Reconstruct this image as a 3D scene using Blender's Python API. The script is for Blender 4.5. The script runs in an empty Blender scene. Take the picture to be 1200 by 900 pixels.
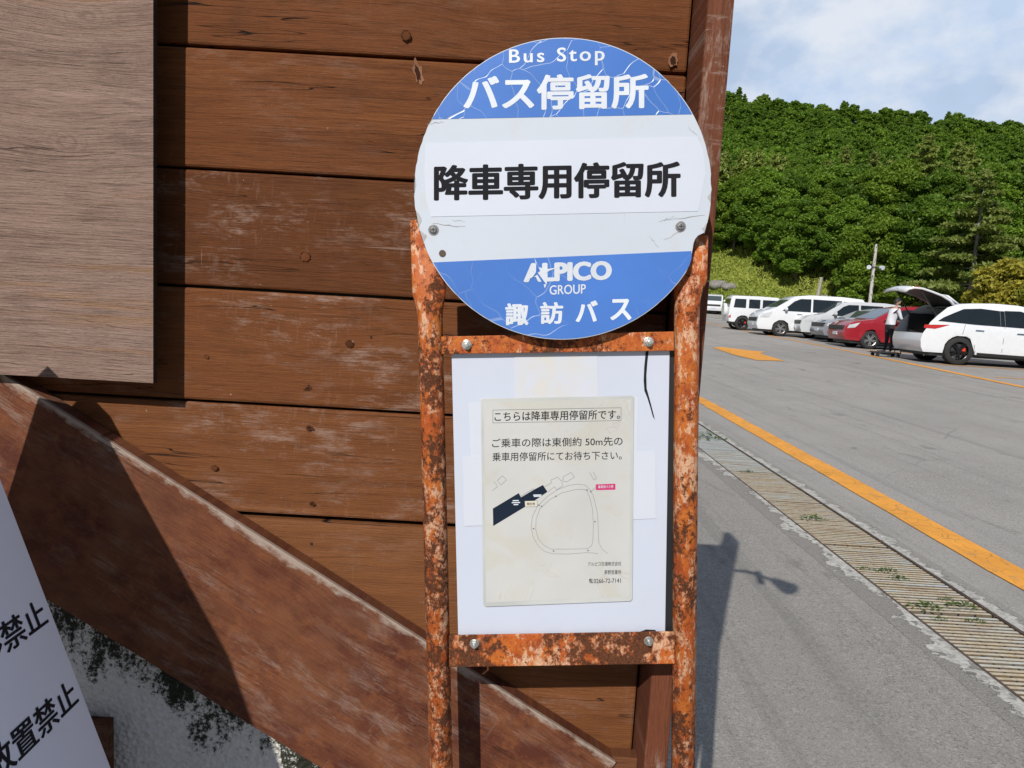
import bpy, bmesh, math, random
import numpy as np
from mathutils import Vector, Matrix

random.seed(7); rng = np.random.default_rng(7)
SC = bpy.context.scene
COL = SC.collection
R = math.radians
EYE = 1.4; FPX = 820.0

# ------------------------------------------------------------------ camera
cd = bpy.data.cameras.new('camera'); cam = bpy.data.objects.new('camera', cd); COL.objects.link(cam)
cd.sensor_width = 36; cd.lens = 36*FPX/1200; cd.clip_end = 3000; cd.clip_start = 0.02
CROT = Matrix.Rotation(R(90-6.4), 3, 'X') @ Matrix.Rotation(R(3.3), 3, 'Z')
cam.matrix_world = Matrix.Translation((0, 0, EYE)) @ CROT.to_4x4()
SC.camera = cam

# ------------------------------------------------------------------ light
LDIR = Vector((.377, 1.0, -.77)).normalized()          # direction the sunlight travels
sun_el = math.asin(-LDIR.z)
sd = bpy.data.lights.new('sun', 'SUN'); sd.energy = 4.6; sd.angle = R(.5); sd.color = (1, .95, .87)
so = bpy.data.objects.new('sun', sd); COL.objects.link(so)
so.rotation_euler = LDIR.to_track_quat('-Z', 'Y').to_euler(); so.location = (-3, -8, 7)
W = bpy.data.worlds.new('World'); SC.world = W; W.use_nodes = True
wn, wl = W.node_tree.nodes, W.node_tree.links
bg = wn['Background']
sky = wn.new('ShaderNodeTexSky'); sky.sky_type = 'NISHITA'; sky.sun_disc = False
sky.sun_elevation = sun_el; sky.sun_rotation = math.atan2(-LDIR.x, -LDIR.y); sky.altitude = 1500
sky.air_density = 1.0; sky.dust_density = 1.2
bg.inputs['Strength'].default_value = .06
def wnode(t, **k):
    n = wn.new(t)
    for a, b in k.items(): setattr(n, a, b)
    return n
def wmath(op, a, b=None, clamp=False):
    n = wnode('ShaderNodeMath', operation=op, use_clamp=clamp)
    for i, v in enumerate((a, b)):
        if v is None: continue
        if isinstance(v, (int, float)): n.inputs[i].default_value = v
        else: wl.new(v, n.inputs[i])
    return n.outputs[0]
wtc = wnode('ShaderNodeTexCoord'); wsep = wnode('ShaderNodeSeparateXYZ'); wl.new(wtc.outputs['Generated'], wsep.inputs[0])
# thin bright cloud over the side of the sky above the hill, clear blue behind the camera
def wnoise(scale, zs, det, off):
    mp = wnode('ShaderNodeMapping'); mp.inputs['Scale'].default_value = (1, 1, zs); mp.inputs['Location'].default_value = off
    wl.new(wtc.outputs['Generated'], mp.inputs[0])
    n = wnode('ShaderNodeTexNoise'); n.inputs['Scale'].default_value = scale; n.inputs['Detail'].default_value = det
    n.inputs['Roughness'].default_value = .55; wl.new(mp.outputs[0], n.inputs['Vector'])
    return n.outputs['Fac']
sect = wmath('MULTIPLY', wmath('ADD', wmath('ADD', wmath('MULTIPLY', wsep.outputs[0], .9), wsep.outputs[1]), .05), 1.6, True)
veil = wmath('MULTIPLY', sect, wmath('ADD', wmath('MULTIPLY', wnoise(2.6, 2.2, 5, (.3, .1, 0)), .9), .24, True))
puff = wmath('MULTIPLY', wmath('MULTIPLY', wmath('SUBTRACT', wnoise(5.5, 1.6, 6, (1.7, .4, .2)), .475), 7.0, True), sect)
m1 = wnode('ShaderNodeMix', data_type='RGBA'); wl.new(veil, m1.inputs['Factor'])
wl.new(sky.outputs[0], m1.inputs['A']); m1.inputs['B'].default_value = (10.6, 12.9, 16.6, 1)
m2 = wnode('ShaderNodeMix', data_type='RGBA'); wl.new(wmath('MULTIPLY', puff, .8), m2.inputs['Factor'])
wl.new(m1.outputs['Result'], m2.inputs['A']); m2.inputs['B'].default_value = (13.6, 14.2, 15.2, 1)
wl.new(m2.outputs['Result'], bg.inputs['Color'])
vs = SC.view_settings; vs.view_transform = 'Standard'; vs.look = 'None'; vs.exposure = 0; vs.gamma = 1
SC.cycles.max_bounces = 6; SC.cycles.diffuse_bounces = 3; SC.cycles.transparent_max_bounces = 8

# ------------------------------------------------------------------ measuring helpers
def ray(px, py): return CROT @ Vector(((px-600)/FPX, -(py-450)/FPX, -1))
def on_y(px, py, y):
    d = ray(px, py); t = y/d.y; return Vector((d.x*t, y, EYE+d.z*t))
def gz(x, y):
    """height of the ground"""
    c = min(1, max(0, (x-3.5)/7)); g = c*(.13+.019*min(max(y, 0), 70))+.035*min(25, max(0, y-45))*min(1, max(0, x/10))
    yb = min(66, max(40, 63-1.1*(x-17.5))); d = y-yb
    if d > 0:
        f = min(1, max(0, (x+12)/16))
        t = min(204, max(0, d-12))
        g += f*(.5*min(d, 12)+.10*t+.00115*t*t) - .045*max(0, x-60)*min(1, d/120)
    if y > 250: g -= .9*(y-250)
    return g
def on_ground(px, py):
    d = ray(px, py); t = 1.0
    for i in range(200):
        z = EYE+d.z*t-gz(d.x*t, d.y*t)
        if abs(z) < 1e-4: break
        t += z/max(.02, -d.z+.02)*.7
    return Vector((d.x*t, d.y*t, gz(d.x*t, d.y*t)))

# ------------------------------------------------------------------ object helpers
def empty(name, label, cat, loc=(0, 0, 0), rot=(0, 0, 0), group=None):
    o = bpy.data.objects.new(name, None); COL.objects.link(o); o.empty_display_size = .1
    o.location = loc; o.rotation_euler = rot; o['label'] = label; o['category'] = cat
    if group: o['group'] = group
    return o
def tag(o, label, cat, group=None):
    o['label'] = label; o['category'] = cat
    if group: o['group'] = group
    return o
def link_mesh(name, me, mat=None, parent=None, label=None):
    o = bpy.data.objects.new(name, me); COL.objects.link(o)
    if mat is not None:
        for m in (mat if isinstance(mat, (list, tuple)) else [mat]): me.materials.append(m)
    if parent: o.parent = parent
    if label: o['label'] = label
    return o
def build(name, bm, mat=None, parent=None, smooth=False, bevel=0, seg=2, label=None, ang=35):
    me = bpy.data.meshes.new(name)
    bmesh.ops.recalc_face_normals(bm, faces=bm.faces)
    bm.to_mesh(me); bm.free()
    if smooth:
        for p in me.polygons: p.use_smooth = True
    o = link_mesh(name, me, mat, parent, label)
    if bevel:
        b = o.modifiers.new('bevel', 'BEVEL'); b.width = bevel; b.segments = seg; b.limit_method = 'ANGLE'; b.angle_limit = R(ang)
    return o
def structure(o): o['kind'] = 'structure'; return o
def stuff(o): o['kind'] = 'stuff'; return o
def copy_tree(o, parent=None):
    c = o.copy(); COL.objects.link(c)
    if parent: c.parent = parent
    for ch in list(o.children): copy_tree(ch, c)
    return c
def new(): return bmesh.new()
def box(bm, x0, x1, y0, y1, z0, z1, M=None):
    vs = [bm.verts.new(Vector(p) if M is None else M @ Vector(p)) for p in
          [(x0, y0, z0), (x1, y0, z0), (x1, y1, z0), (x0, y1, z0), (x0, y0, z1), (x1, y0, z1), (x1, y1, z1), (x0, y1, z1)]]
    for f in [(3, 2, 1, 0), (4, 5, 6, 7), (0, 1, 5, 4), (1, 2, 6, 5), (2, 3, 7, 6), (3, 0, 4, 7)]: bm.faces.new([vs[i] for i in f])
def prism(bm, pts, y0, y1):
    """polygon of (x,z) extruded between y0 and y1"""
    a = [bm.verts.new((p[0], y0, p[1])) for p in pts]; b = [bm.verts.new((p[0], y1, p[1])) for p in pts]
    n = len(pts)
    bm.faces.new(a); bm.faces.new(b[::-1])
    for i in range(n): bm.faces.new((a[i], b[i], b[(i+1) % n], a[(i+1) % n]))
def tube(bm, pts, rads, n=16, cap=True):
    rings = []
    pts = [Vector(p) for p in pts]
    for i, p in enumerate(pts):
        t = (pts[min(i+1, len(pts)-1)]-pts[max(i-1, 0)]).normalized()
        u = t.cross(Vector((0, 0, 1)) if abs(t.z) < .9 else Vector((0, 1, 0))).normalized(); v = t.cross(u)
        r = rads[i] if isinstance(rads, (list, tuple)) else rads
        rings.append([bm.verts.new(p+u*r*math.cos(2*math.pi*k/n)+v*r*math.sin(2*math.pi*k/n)) for k in range(n)])
    for a, b in zip(rings, rings[1:]):
        for k in range(n): bm.faces.new((a[k], a[(k+1) % n], b[(k+1) % n], b[k]))
    if cap: bm.faces.new(rings[0][::-1]); bm.faces.new(rings[-1])
def cyl(bm, c, axis, r, h, n=24, r2=None):
    c = Vector(c); a = Vector(axis).normalized(); tube(bm, [c, c+a*h], [r, r if r2 is None else r2], n)

# ------------------------------------------------------------------ material helper
class Mat:
    def __init__(s, name, rough=.6, spec=.5, coord='Object'):
        s.m = bpy.data.materials.new(name); s.m.use_nodes = True; s.nt = s.m.node_tree
        s.n, s.l = s.nt.nodes, s.nt.links; s.b = s.n['Principled BSDF']
        s.b.inputs['Roughness'].default_value = rough; s.b.inputs['Specular IOR Level'].default_value = spec
        tc = s.n.new('ShaderNodeTexCoord'); s.co = tc.outputs[coord]
    def put(s, sock, v):
        if v is None: return
        if isinstance(v, (int, float)): sock.default_value = v
        elif isinstance(v, (tuple, list)): sock.default_value = tuple(v)+((1,) if len(v) == 3 and sock.type == 'RGBA' else ())
        else: s.l.new(v, sock)
    def map(s, scale=(1, 1, 1), loc=(0, 0, 0), rot=(0, 0, 0), v=None):
        n = s.n.new('ShaderNodeMapping'); s.put(n.inputs['Vector'], v if v is not None else s.co)
        s.put(n.inputs['Scale'], scale); s.put(n.inputs['Location'], loc); s.put(n.inputs['Rotation'], rot)
        return n.outputs[0]
    def noise(s, scale, detail=4, rough=.55, v=None, dist=0, out='Fac'):
        n = s.n.new('ShaderNodeTexNoise'); s.put(n.inputs['Vector'], v if v is not None else s.co)
        s.put(n.inputs['Scale'], scale); s.put(n.inputs['Detail'], detail); s.put(n.inputs['Roughness'], rough); s.put(n.inputs['Distortion'], dist)
        return n.outputs[out]
    def voro(s, scale, v=None, feature='F1', out='Distance', rnd=1):
        n = s.n.new('ShaderNodeTexVoronoi'); n.feature = feature; s.put(n.inputs['Vector'], v if v is not None else s.co)
        s.put(n.inputs['Scale'], scale); s.put(n.inputs['Randomness'], rnd)
        return n.outputs[out]
    def math(s, op, a, b=None, clamp=False):
        n = s.n.new('ShaderNodeMath'); n.operation = op; n.use_clamp = clamp; s.put(n.inputs[0], a); s.put(n.inputs[1], b)
        return n.outputs[0]
    def rng(s, x, a, b, lo=0, hi=1):
        n = s.n.new('ShaderNodeMapRange'); s.put(n.inputs[0], x); s.put(n.inputs[1], a); s.put(n.inputs[2], b); s.put(n.inputs[3], lo); s.put(n.inputs[4], hi)
        return n.outputs[0]
    def mix(s, f, a, b, mode='MIX'):
        n = s.n.new('ShaderNodeMix'); n.data_type = 'RGBA'; n.blend_type = mode
        s.put(n.inputs['Factor'], f); s.put(n.inputs['A'], a); s.put(n.inputs['B'], b)
        return n.outputs['Result']
    def attr(s, name, out='Fac'):
        n = s.n.new('ShaderNodeAttribute'); n.attribute_name = name; return n.outputs[out]
    def sep(s, v):
        n = s.n.new('ShaderNodeSeparateXYZ'); s.put(n.inputs[0], v); return n.outputs
    def comb(s, x, y, z):
        n = s.n.new('ShaderNodeCombineXYZ'); s.put(n.inputs[0], x); s.put(n.inputs[1], y); s.put(n.inputs[2], z); return n.outputs[0]
    def vadd(s, a, b):
        n = s.n.new('ShaderNodeVectorMath'); n.operation = 'ADD'; s.put(n.inputs[0], a); s.put(n.inputs[1], b); return n.outputs[0]
    def rand(s):
        n = s.n.new('ShaderNodeObjectInfo'); return n.outputs['Random']
    def color(s, v): s.put(s.b.inputs['Base Color'], v); return s
    def roughness(s, v): s.put(s.b.inputs['Roughness'], v); return s
    def bump(s, h, strength=.3, dist=.01, prev=None):
        n = s.n.new('ShaderNodeBump'); s.put(n.inputs['Height'], h); n.inputs['Strength'].default_value = strength; n.inputs['Distance'].default_value = dist
        s.l.new(n.outputs[0], s.b.inputs['Normal']); return s
def plain(name, col, rough=.5, metal=0, spec=.5, var=.12, coat=0):  # an even surface with slight tone changes
    m = Mat(name, rough, spec); n = m.noise(9, 4)
    m.color(m.mix(m.rng(n, .3, .7), tuple(c*(1-var) for c in col), tuple(min(1, c*(1+var)) for c in col)))
    m.b.inputs['Metallic'].default_value = metal; m.b.inputs['Coat Weight'].default_value = coat
    return m.m

# ---- wood
def wood_material(name, dark, mid, light, wear=.5, wearcol=(.42, .30, .25), knots=True, fine=1, bump=.6, axis='x', edge=0, streak=None, cracks=1.0, mottle=0, scratch=1.0):
    m = Mat(name, .75, .2)
    pid = m.attr('pid'); off = m.comb(m.math('MULTIPLY', pid, 7.3), m.math('MULTIPLY', pid, 3.1), m.math('MULTIPLY', pid, 5.7))
    co = m.co
    if axis == 'z':
        q = m.sep(m.co); co = m.comb(q[2], q[1], q[0])
    v = m.vadd(co, off)
    warp = m.noise(1, 2, .5, m.map((2.6, 1, 9), v=v))
    kv = m.map((2.7, .001, 4.9), v=v); kd = m.voro(1, kv, rnd=1); pick = m.math('GREATER_THAN', m.sep(m.voro(1, kv, out='Color'))[0], .5)
    bend = m.math('MULTIPLY', m.math('MULTIPLY', m.rng(kd, .42, .03), pick), .018)
    wv = m.vadd(v, m.comb(0, 0, m.math('ADD', m.math('MULTIPLY', m.math('SUBTRACT', warp, .5), .02), bend)))
    g1 = m.noise(1, 5, .66, m.map((1.3, .01, 62), v=wv)); g2 = m.noise(1, 4, .7, m.map((14, .01, 330*fine), v=wv)); g3 = m.noise(1, 3, .6, m.map((40, 40, 620*fine), v=wv))
    big = m.noise(2.6, 5, .65, m.map((1, .01, 2.4), v=v)); blot = m.noise(13, 5, .7, m.map((.7, .01, 1.6), v=v))
    c = m.mix(m.rng(g1, .30, .70), dark, light)
    c = m.mix(m.rng(big, .35, .66), c, mid)
    c = m.mix(m.math('MULTIPLY', m.rng(blot, .50, .72), .5), c, tuple(x*.6 for x in dark))
    c = m.mix(m.math('MULTIPLY', m.rng(g2, .50, .68), .55), c, tuple(x*.42 for x in dark))
    c = m.mix(m.rng(g3, .58, .75, 0, .35), c, tuple(min(1, x*1.5) for x in light))
    c = m.mix(m.rng(m.attr('tone'), 0, 1, 0, .8), c, tuple(x*.5 for x in dark))
    c = m.mix(m.rng(m.attr('tone'), 0, -1, 0, .8), c, m.mix(m.rng(g1, .3, .7), (light[0]*.9, light[1]*1.1, light[2]*1.55), (light[0]*1.25, light[1]*1.55, light[2]*2.1)))
    if streak: c = m.mix(m.rng(m.noise(1, 4, .6, m.map((1.1, .01, 26), (4, 0, 2), v=wv)), .60, .68, 0, .55), c, streak)
    if mottle:
        a1 = m.noise(16, 6, .7, m.map((.6, .01, 1), (3, 0, 8), v=v)); a2 = m.noise(38, 5, .7, m.map((.8, .01, 1), (1, 0, 5), v=v)); a3 = m.noise(5, 3, .6, m.map((1, .01, 1), (6, 0, 2), v=v))
        c = m.mix(m.math('MULTIPLY', m.rng(a1, .44, .60), mottle), c, (dark[0]*.72, dark[1]*.62, dark[2]*.8)); c = m.mix(m.math('MULTIPLY', m.rng(a2, .52, .64), mottle*.6), c, (light[0]*1.05, light[1]*.95, light[2]*.75)); c = m.mix(m.math('MULTIPLY', m.rng(a3, .5, .66), mottle*.5), c, (light[0]*1.0, light[1]*1.12, light[2]*1.2))
    ck = m.math('ABSOLUTE', m.math('SUBTRACT', m.noise(1, 3, .55, m.map((1.0, .01, 24), v=wv)), .47))
    gate = m.rng(m.noise(1, 3, .5, m.map((2.4, .01, 9), (3, 1, 2), v=v)), .50, .56)
    check = m.math('MULTIPLY', m.rng(ck, .0034, .0006), m.math('MULTIPLY', gate, cracks))
    if knots:
        kk = m.math('ADD', kd, m.math('MULTIPLY', m.math('SUBTRACT', m.noise(30, 2, .5, v), .5), .05))
        core = m.math('MULTIPLY', m.rng(kk, .060, .045), pick); ring_ = m.math('MULTIPLY', m.math('MULTIPLY', m.rng(m.math('ABSOLUTE', m.math('SUBTRACT', kk, .063)), .014, .004), pick), .8)
        halo = m.math('MULTIPLY', m.math('MULTIPLY', m.rng(m.math('SINE', m.math('MULTIPLY', kk, 210)), .1, .9), m.rng(kk, .16, .07)), pick)
        c = m.mix(m.math('MULTIPLY', halo, .45), c, tuple(x*.5 for x in dark)); c = m.mix(m.math('MULTIPLY', core, .6), c, tuple(x*.8 for x in mid)); c = m.mix(ring_, c, tuple(x*.3 for x in dark))
    wr = m.math('MULTIPLY', m.attr('wear'), wear)
    w1 = m.noise(1, 9, .78, m.map((9, .01, 30), (1.3, .2, 4), v=v)); w3 = m.noise(1, 6, .72, m.map((85, .01, 16), (1.3, .2, 4), (0, .12, 0), v=v)); w2 = m.noise(1, 4, .6, m.map((3.0, .01, 5), (5, 2, 1), v=v))
    skip = m.rng(g2, .62, .46)
    patch = m.math('MULTIPLY', m.math('MULTIPLY', m.rng(w1, .50, .64), m.rng(w2, .43, .57)), m.rng(skip, 0, 1, .35, 1))
    vert = m.math('MULTIPLY', m.math('MULTIPLY', m.rng(w3, .56, .67), m.rng(w2, .44, .58)), .65*scratch)
    wm = m.math('MULTIPLY', m.math('MAXIMUM', patch, vert), wr, True)
    c = m.mix(wm, c, wearcol)
    sc_ = m.noise(1, 2, .5, m.map((5, .01, 260), (8, 3, 1), (0, .35, 0), v=v)); sc2 = m.noise(1, 2, .5, m.map((230, .01, 7), (2, 3, 1), (0, .2, 0), v=v))
    scr = m.math('MULTIPLY', m.math('MAXIMUM', m.rng(sc_, .72, .76), m.rng(sc2, .73, .77)), m.math('MULTIPLY', wr, m.rng(blot, .4, .55, 0, scratch)), True)
    c = m.mix(scr, c, tuple(min(1, x*1.15) for x in wearcol))
    chips = m.math('MULTIPLY', m.rng(m.noise(1, 3, .6, m.map((55, .01, 130), (8, 3, 1), v=v)), .735, .755), wr, True)
    c = m.mix(chips, c, (.50, .44, .41))
    if edge:
        q2 = m.sep(m.co); d = m.math('SUBTRACT', 0, q2[2]); en = m.noise(1, 7, .7, m.map((26, 26, 60))); es = m.noise(3.5, 3, .5)
        em = m.rng(m.math('ADD', m.math('ADD', m.math('MULTIPLY', d, 62), m.math('MULTIPLY', m.math('SUBTRACT', en, .5), 3.4)), m.math('MULTIPLY', m.math('SUBTRACT', es, .5), 2.0)), .85, .15)
        em = m.math('MULTIPLY', em, m.math('LESS_THAN', q2[1], .008)); c = m.mix(m.math('MULTIPLY', em, .72), c, (.40, .335, .285))
    c = m.mix(check, c, (.008, .004, .003))
    hgt = m.math('ADD', m.math('ADD', m.math('MULTIPLY', g1, .5), g2), m.math('MULTIPLY', g3, .5))
    m.color(c); m.bump(m.math('SUBTRACT', hgt, m.math('MULTIPLY', check, 2.0)), bump, .003)
    return m.m
M_plank = wood_material('stained planks', (.096, .029, .0075), (.138, .0435, .0118), (.184, .064, .019), wear=.68, wearcol=(.33, .235, .195), scratch=.5)
M_brace = wood_material('worn stained beam', (.105, .033, .015), (.145, .050, .023), (.185, .070, .033), wear=.5, wearcol=(.30, .22, .185), edge=1, mottle=.9, cracks=.5, scratch=.45)
M_block = wood_material('stained block', (.115, .040, .017), (.155, .058, .026), (.205, .085, .040), wear=.5, wearcol=(.37, .28, .235))
M_post = wood_material('stained post', (.115, .036, .017), (.15, .048, .023), (.19, .066, .034), wear=.7, wearcol=(.40, .33, .29), axis='z')
M_grey = wood_material('weathered grey wood', (.178, .113, .088), (.25, .167, .134), (.295, .205, .170), wear=.08, wearcol=(.4, .33, .28), bump=1.0, streak=(.28, .15, .07), cracks=.35)
M_side = wood_material('shaded board side', (.02, .014, .010), (.03, .02, .015), (.04, .03, .022), wear=0, knots=False)  # near-black colour stands in for the shade on the board's sides
# ---- rust
def rust_material(name, cream, amount, scale=1.0):
    m = Mat(name, .7, .3)
    fine = m.noise(380, 5, .75); q = m.noise(70*scale, 7, .74, m.map((1, 1, .85), (3, 1, 5))); w = m.noise(20*scale, 6, .66, m.map((1, 1, .6), (11, 2, 9))); b = m.noise(6.5, 4, .65, m.map((1.2, 1.2, .9), (7, 7, 7)))
    c = m.mix(m.rng(fine, .3, .7), (.33, .060, .012), (.50, .118, .022))
    c = m.mix(m.rng(m.noise(15*scale, 5, .65, m.map((1, 1, .5), (2, 5, 2))), .42, .62, 0, .8), c, m.mix(m.rng(fine, .3, .7), (.43, .115, .018), (.56, .19, .032)))
    c = m.mix(m.rng(m.noise(34*scale, 6, .7, m.map((1, 1, .7), (5, 9, 2))), .50, .62, 0, .75), c, (.23, .036, .011))
    # thin, pale flaking undercoat, drawn out downwards
    p = m.math('ADD', m.math('MULTIPLY', m.noise(52*scale, 7, .72, m.map((1, 1, .48), (0, 3, 1))), .7), m.math('MULTIPLY', m.noise(9, 3, .6, m.map((1, 1, .6), (4, 4, 4))), .3))
    c = m.mix(m.rng(p, .555-.07*cream, .600-.07*cream), c, m.mix(m.rng(fine, .32, .66), (.46, .20, .09), (.66, .46, .32)))
    rm = m.math('ADD', m.math('ADD', m.math('MULTIPLY', q, .52), m.math('MULTIPLY', w, .34)), m.math('MULTIPLY', fine, .14))
    rm = m.math('ADD', rm, m.math('MULTIPLY', m.math('SUBTRACT', b, .5), .42)); t = .545-.06*amount
    c = m.mix(m.rng(rm, t-.045, t, 0, .75), c, (.27, .060, .013))
    core = m.rng(rm, t-.004, t+.022)
    c = m.mix(core, c, m.mix(m.rng(fine, .34, .68), (.020, .009, .006), (.17, .055, .020)))
    c = m.mix(m.math('MULTIPLY', m.rng(m.noise(160, 4, .7, m.map((1, 1, 1), (9, 9, 1))), .60, .68), .85), c, (.05, .018, .010))
    m.color(c); m.roughness(m.rng(core, 0, 1, .5, .92)); m.bump(m.math('ADD', m.math('MULTIPLY', core, -.5), m.math('MULTIPLY', fine, .7)), .6, .0014)
    return m.m
M_rust = rust_material('rusted orange paint', .72, .55, 1.75)
M_rustbar = rust_material('rusted orange bar', .1, .3, 2.0)
M_rustlow = rust_material('rusted flaking bar', 1.1, .8, 1.15)
# ---- enamel and paper
def crack_lines(m, scale, width, seed):
    w = m.noise(7, 3, .5, m.map((1, 1, 1), (seed, 0, seed)), out='Color')
    v = m.vadd(m.map((1, 0, .8), (seed, 0, 0)), m.map((.13, 0, .13), v=w))
    d = m.voro(scale, v, 'DISTANCE_TO_EDGE')
    gate = m.rng(m.noise(7, 2, .5, m.map((1, 1, 1), (2, seed, 1))), .36, .52)
    return m.math('MULTIPLY', m.rng(d, width, width*.4), gate)
def film(name, col, seed, sc=17):
    m = Mat(name, .3, .5); n = m.noise(6, 4)
    c = m.mix(m.rng(n, .3, .7), tuple(x*.92 for x in col), tuple(min(1, x*1.1) for x in col))
    blot = m.rng(m.noise(30, 5, .6), .6, .75, 0, .25); c = m.mix(blot, c, (.14, .25, .58))
    k = crack_lines(m, sc, .017, seed); c = m.mix(m.math('MULTIPLY', k, .5), c, (.34, .43, .60))
    m.color(c); m.bump(m.math('ADD', m.math('MULTIPLY', k, -1), m.math('MULTIPLY', m.noise(14, 2), .8)), .25, .003)
    return m.m
M_blue = film('blue film', (.058, .165, .505), 3.1, 24)
M_blue2 = film('blue film lower', (.058, .165, .505), 8.4, 17)
def white_mat(name, col, dirt=(.5, .42, .3), amt=.25, rough=.4):
    m = Mat(name, rough, .4); n = m.noise(5, 5); c = m.mix(m.rng(n, .3, .7), tuple(x*.95 for x in col), col)
    d = m.math('MULTIPLY', m.rng(m.noise(12, 7, .68, m.map((1, 1, 1), (4, 4, 1))), .56, .78), amt); c = m.mix(d, c, dirt)
    s = m.math('MULTIPLY', m.rng(m.noise(1, 5, .7, m.map((160, 40, 22), (0, 0, 0), (0, .6, 0))), .68, .72), amt*.9); c = m.mix(s, c, (.35, .34, .33))
    m.color(c); m.bump(m.noise(18, 3), .12, .003); return m.m
M_enamel = white_mat('white enamel', (.525, .57, .65), amt=.35, rough=.35)
M_sticker = white_mat('white sticker', (.56, .60, .695), amt=.08)
M_board = white_mat('white board', (.53, .57, .68), amt=.1)
M_tape = white_mat('white tape', (.565, .60, .685), dirt=(.7, .6, .4), amt=.1)
def stained_tape():
    m = Mat('stained tape', .45, .4); g = m.sep(m.co)
    c = m.mix(m.rng(m.noise(30, 5), .4, .7, 0, .5), (.545, .575, .655), (.60, .54, .41))
    m.color(c); return m.m
M_tape2 = stained_tape()
def notice_mat():
    m = Mat('laminated notice paper', .25, .5); n = m.noise(6, 5)
    c = m.mix(m.rng(n, .3, .7), (.48, .482, .472), (.545, .548, .54))
    st = m.noise(9, 3, .5, m.map((1, 1, 1.3), (2.2, 0, .7)), 1.2); e = m.math('ABSOLUTE', m.math('SUBTRACT', st, .53))
    c = m.mix(m.math('MULTIPLY', m.rng(e, .012, .0, 0, .4), m.rng(m.noise(5, 3, .5, m.map((1, 1, 1), (9, 1, 3))), .48, .6)), c, (.42, .33, .21)); c = m.mix(m.rng(st, .53, .62, 0, .3), c, (.47, .44, .35))
    m.color(c); m.bump(m.noise(14, 2), .1, .003); return m.m
M_notice = notice_mat()
M_lam = plain('laminate border', (.47, .485, .48), .25, spec=.5)
M_black = plain('black ink', (.018, .018, .022), .9, spec=.08)
M_ink = plain('grey ink', (.03, .031, .036), .9, spec=.1)
M_line = plain('map line ink', (.13, .14, .17), .9, spec=.1)
M_navy = plain('navy ink', (.012, .02, .036), .9, spec=.1)
M_pink = plain('pink ink', (.52, .035, .16), .8, spec=.2)
M_cream = plain('cream ink', (.62, .58, .48), .5)
M_wink = plain('white ink', (.60, .64, .71), .6, spec=.2)
M_steel = plain('zinc steel', (.55, .55, .54), .38, metal=.85, var=.25)
M_dkmetal = plain('dark metal', (.05, .05, .055), .5, metal=.4)
M_darkback = plain('black plastic', (.012, .012, .014), .5)
# ---- plaster
def plaster_mat():
    m = Mat('rough white plaster', .9, .2)
    h = m.noise(130, 6, .65); b = m.noise(6, 4)
    c = m.mix(m.rng(h, .35, .65), (.70, .685, .66), (.86, .845, .815)); c = m.mix(m.rng(b, .4, .7, 0, .35), c, (.55, .52, .48))
    xyz = m.sep(m.co)
    streak = m.noise(1, 6, .7, m.map((15, 10, 5.5), (.3, 0, .1))); fl = m.noise(90, 6, .8)
    # mould runs down from the underside of the beam
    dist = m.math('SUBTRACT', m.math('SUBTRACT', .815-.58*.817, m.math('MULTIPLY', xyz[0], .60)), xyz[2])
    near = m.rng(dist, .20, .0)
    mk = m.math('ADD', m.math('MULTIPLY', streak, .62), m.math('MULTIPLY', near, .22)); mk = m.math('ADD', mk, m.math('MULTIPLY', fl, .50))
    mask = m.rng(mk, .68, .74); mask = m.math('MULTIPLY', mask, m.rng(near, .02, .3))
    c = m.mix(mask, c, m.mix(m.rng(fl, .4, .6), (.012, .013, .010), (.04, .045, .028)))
    m.color(c); m.bump(m.math('ADD', h, m.math('MULTIPLY', m.voro(95), 1.0)), .9, .006); return m.m
M_plaster = plaster_mat()
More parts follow.
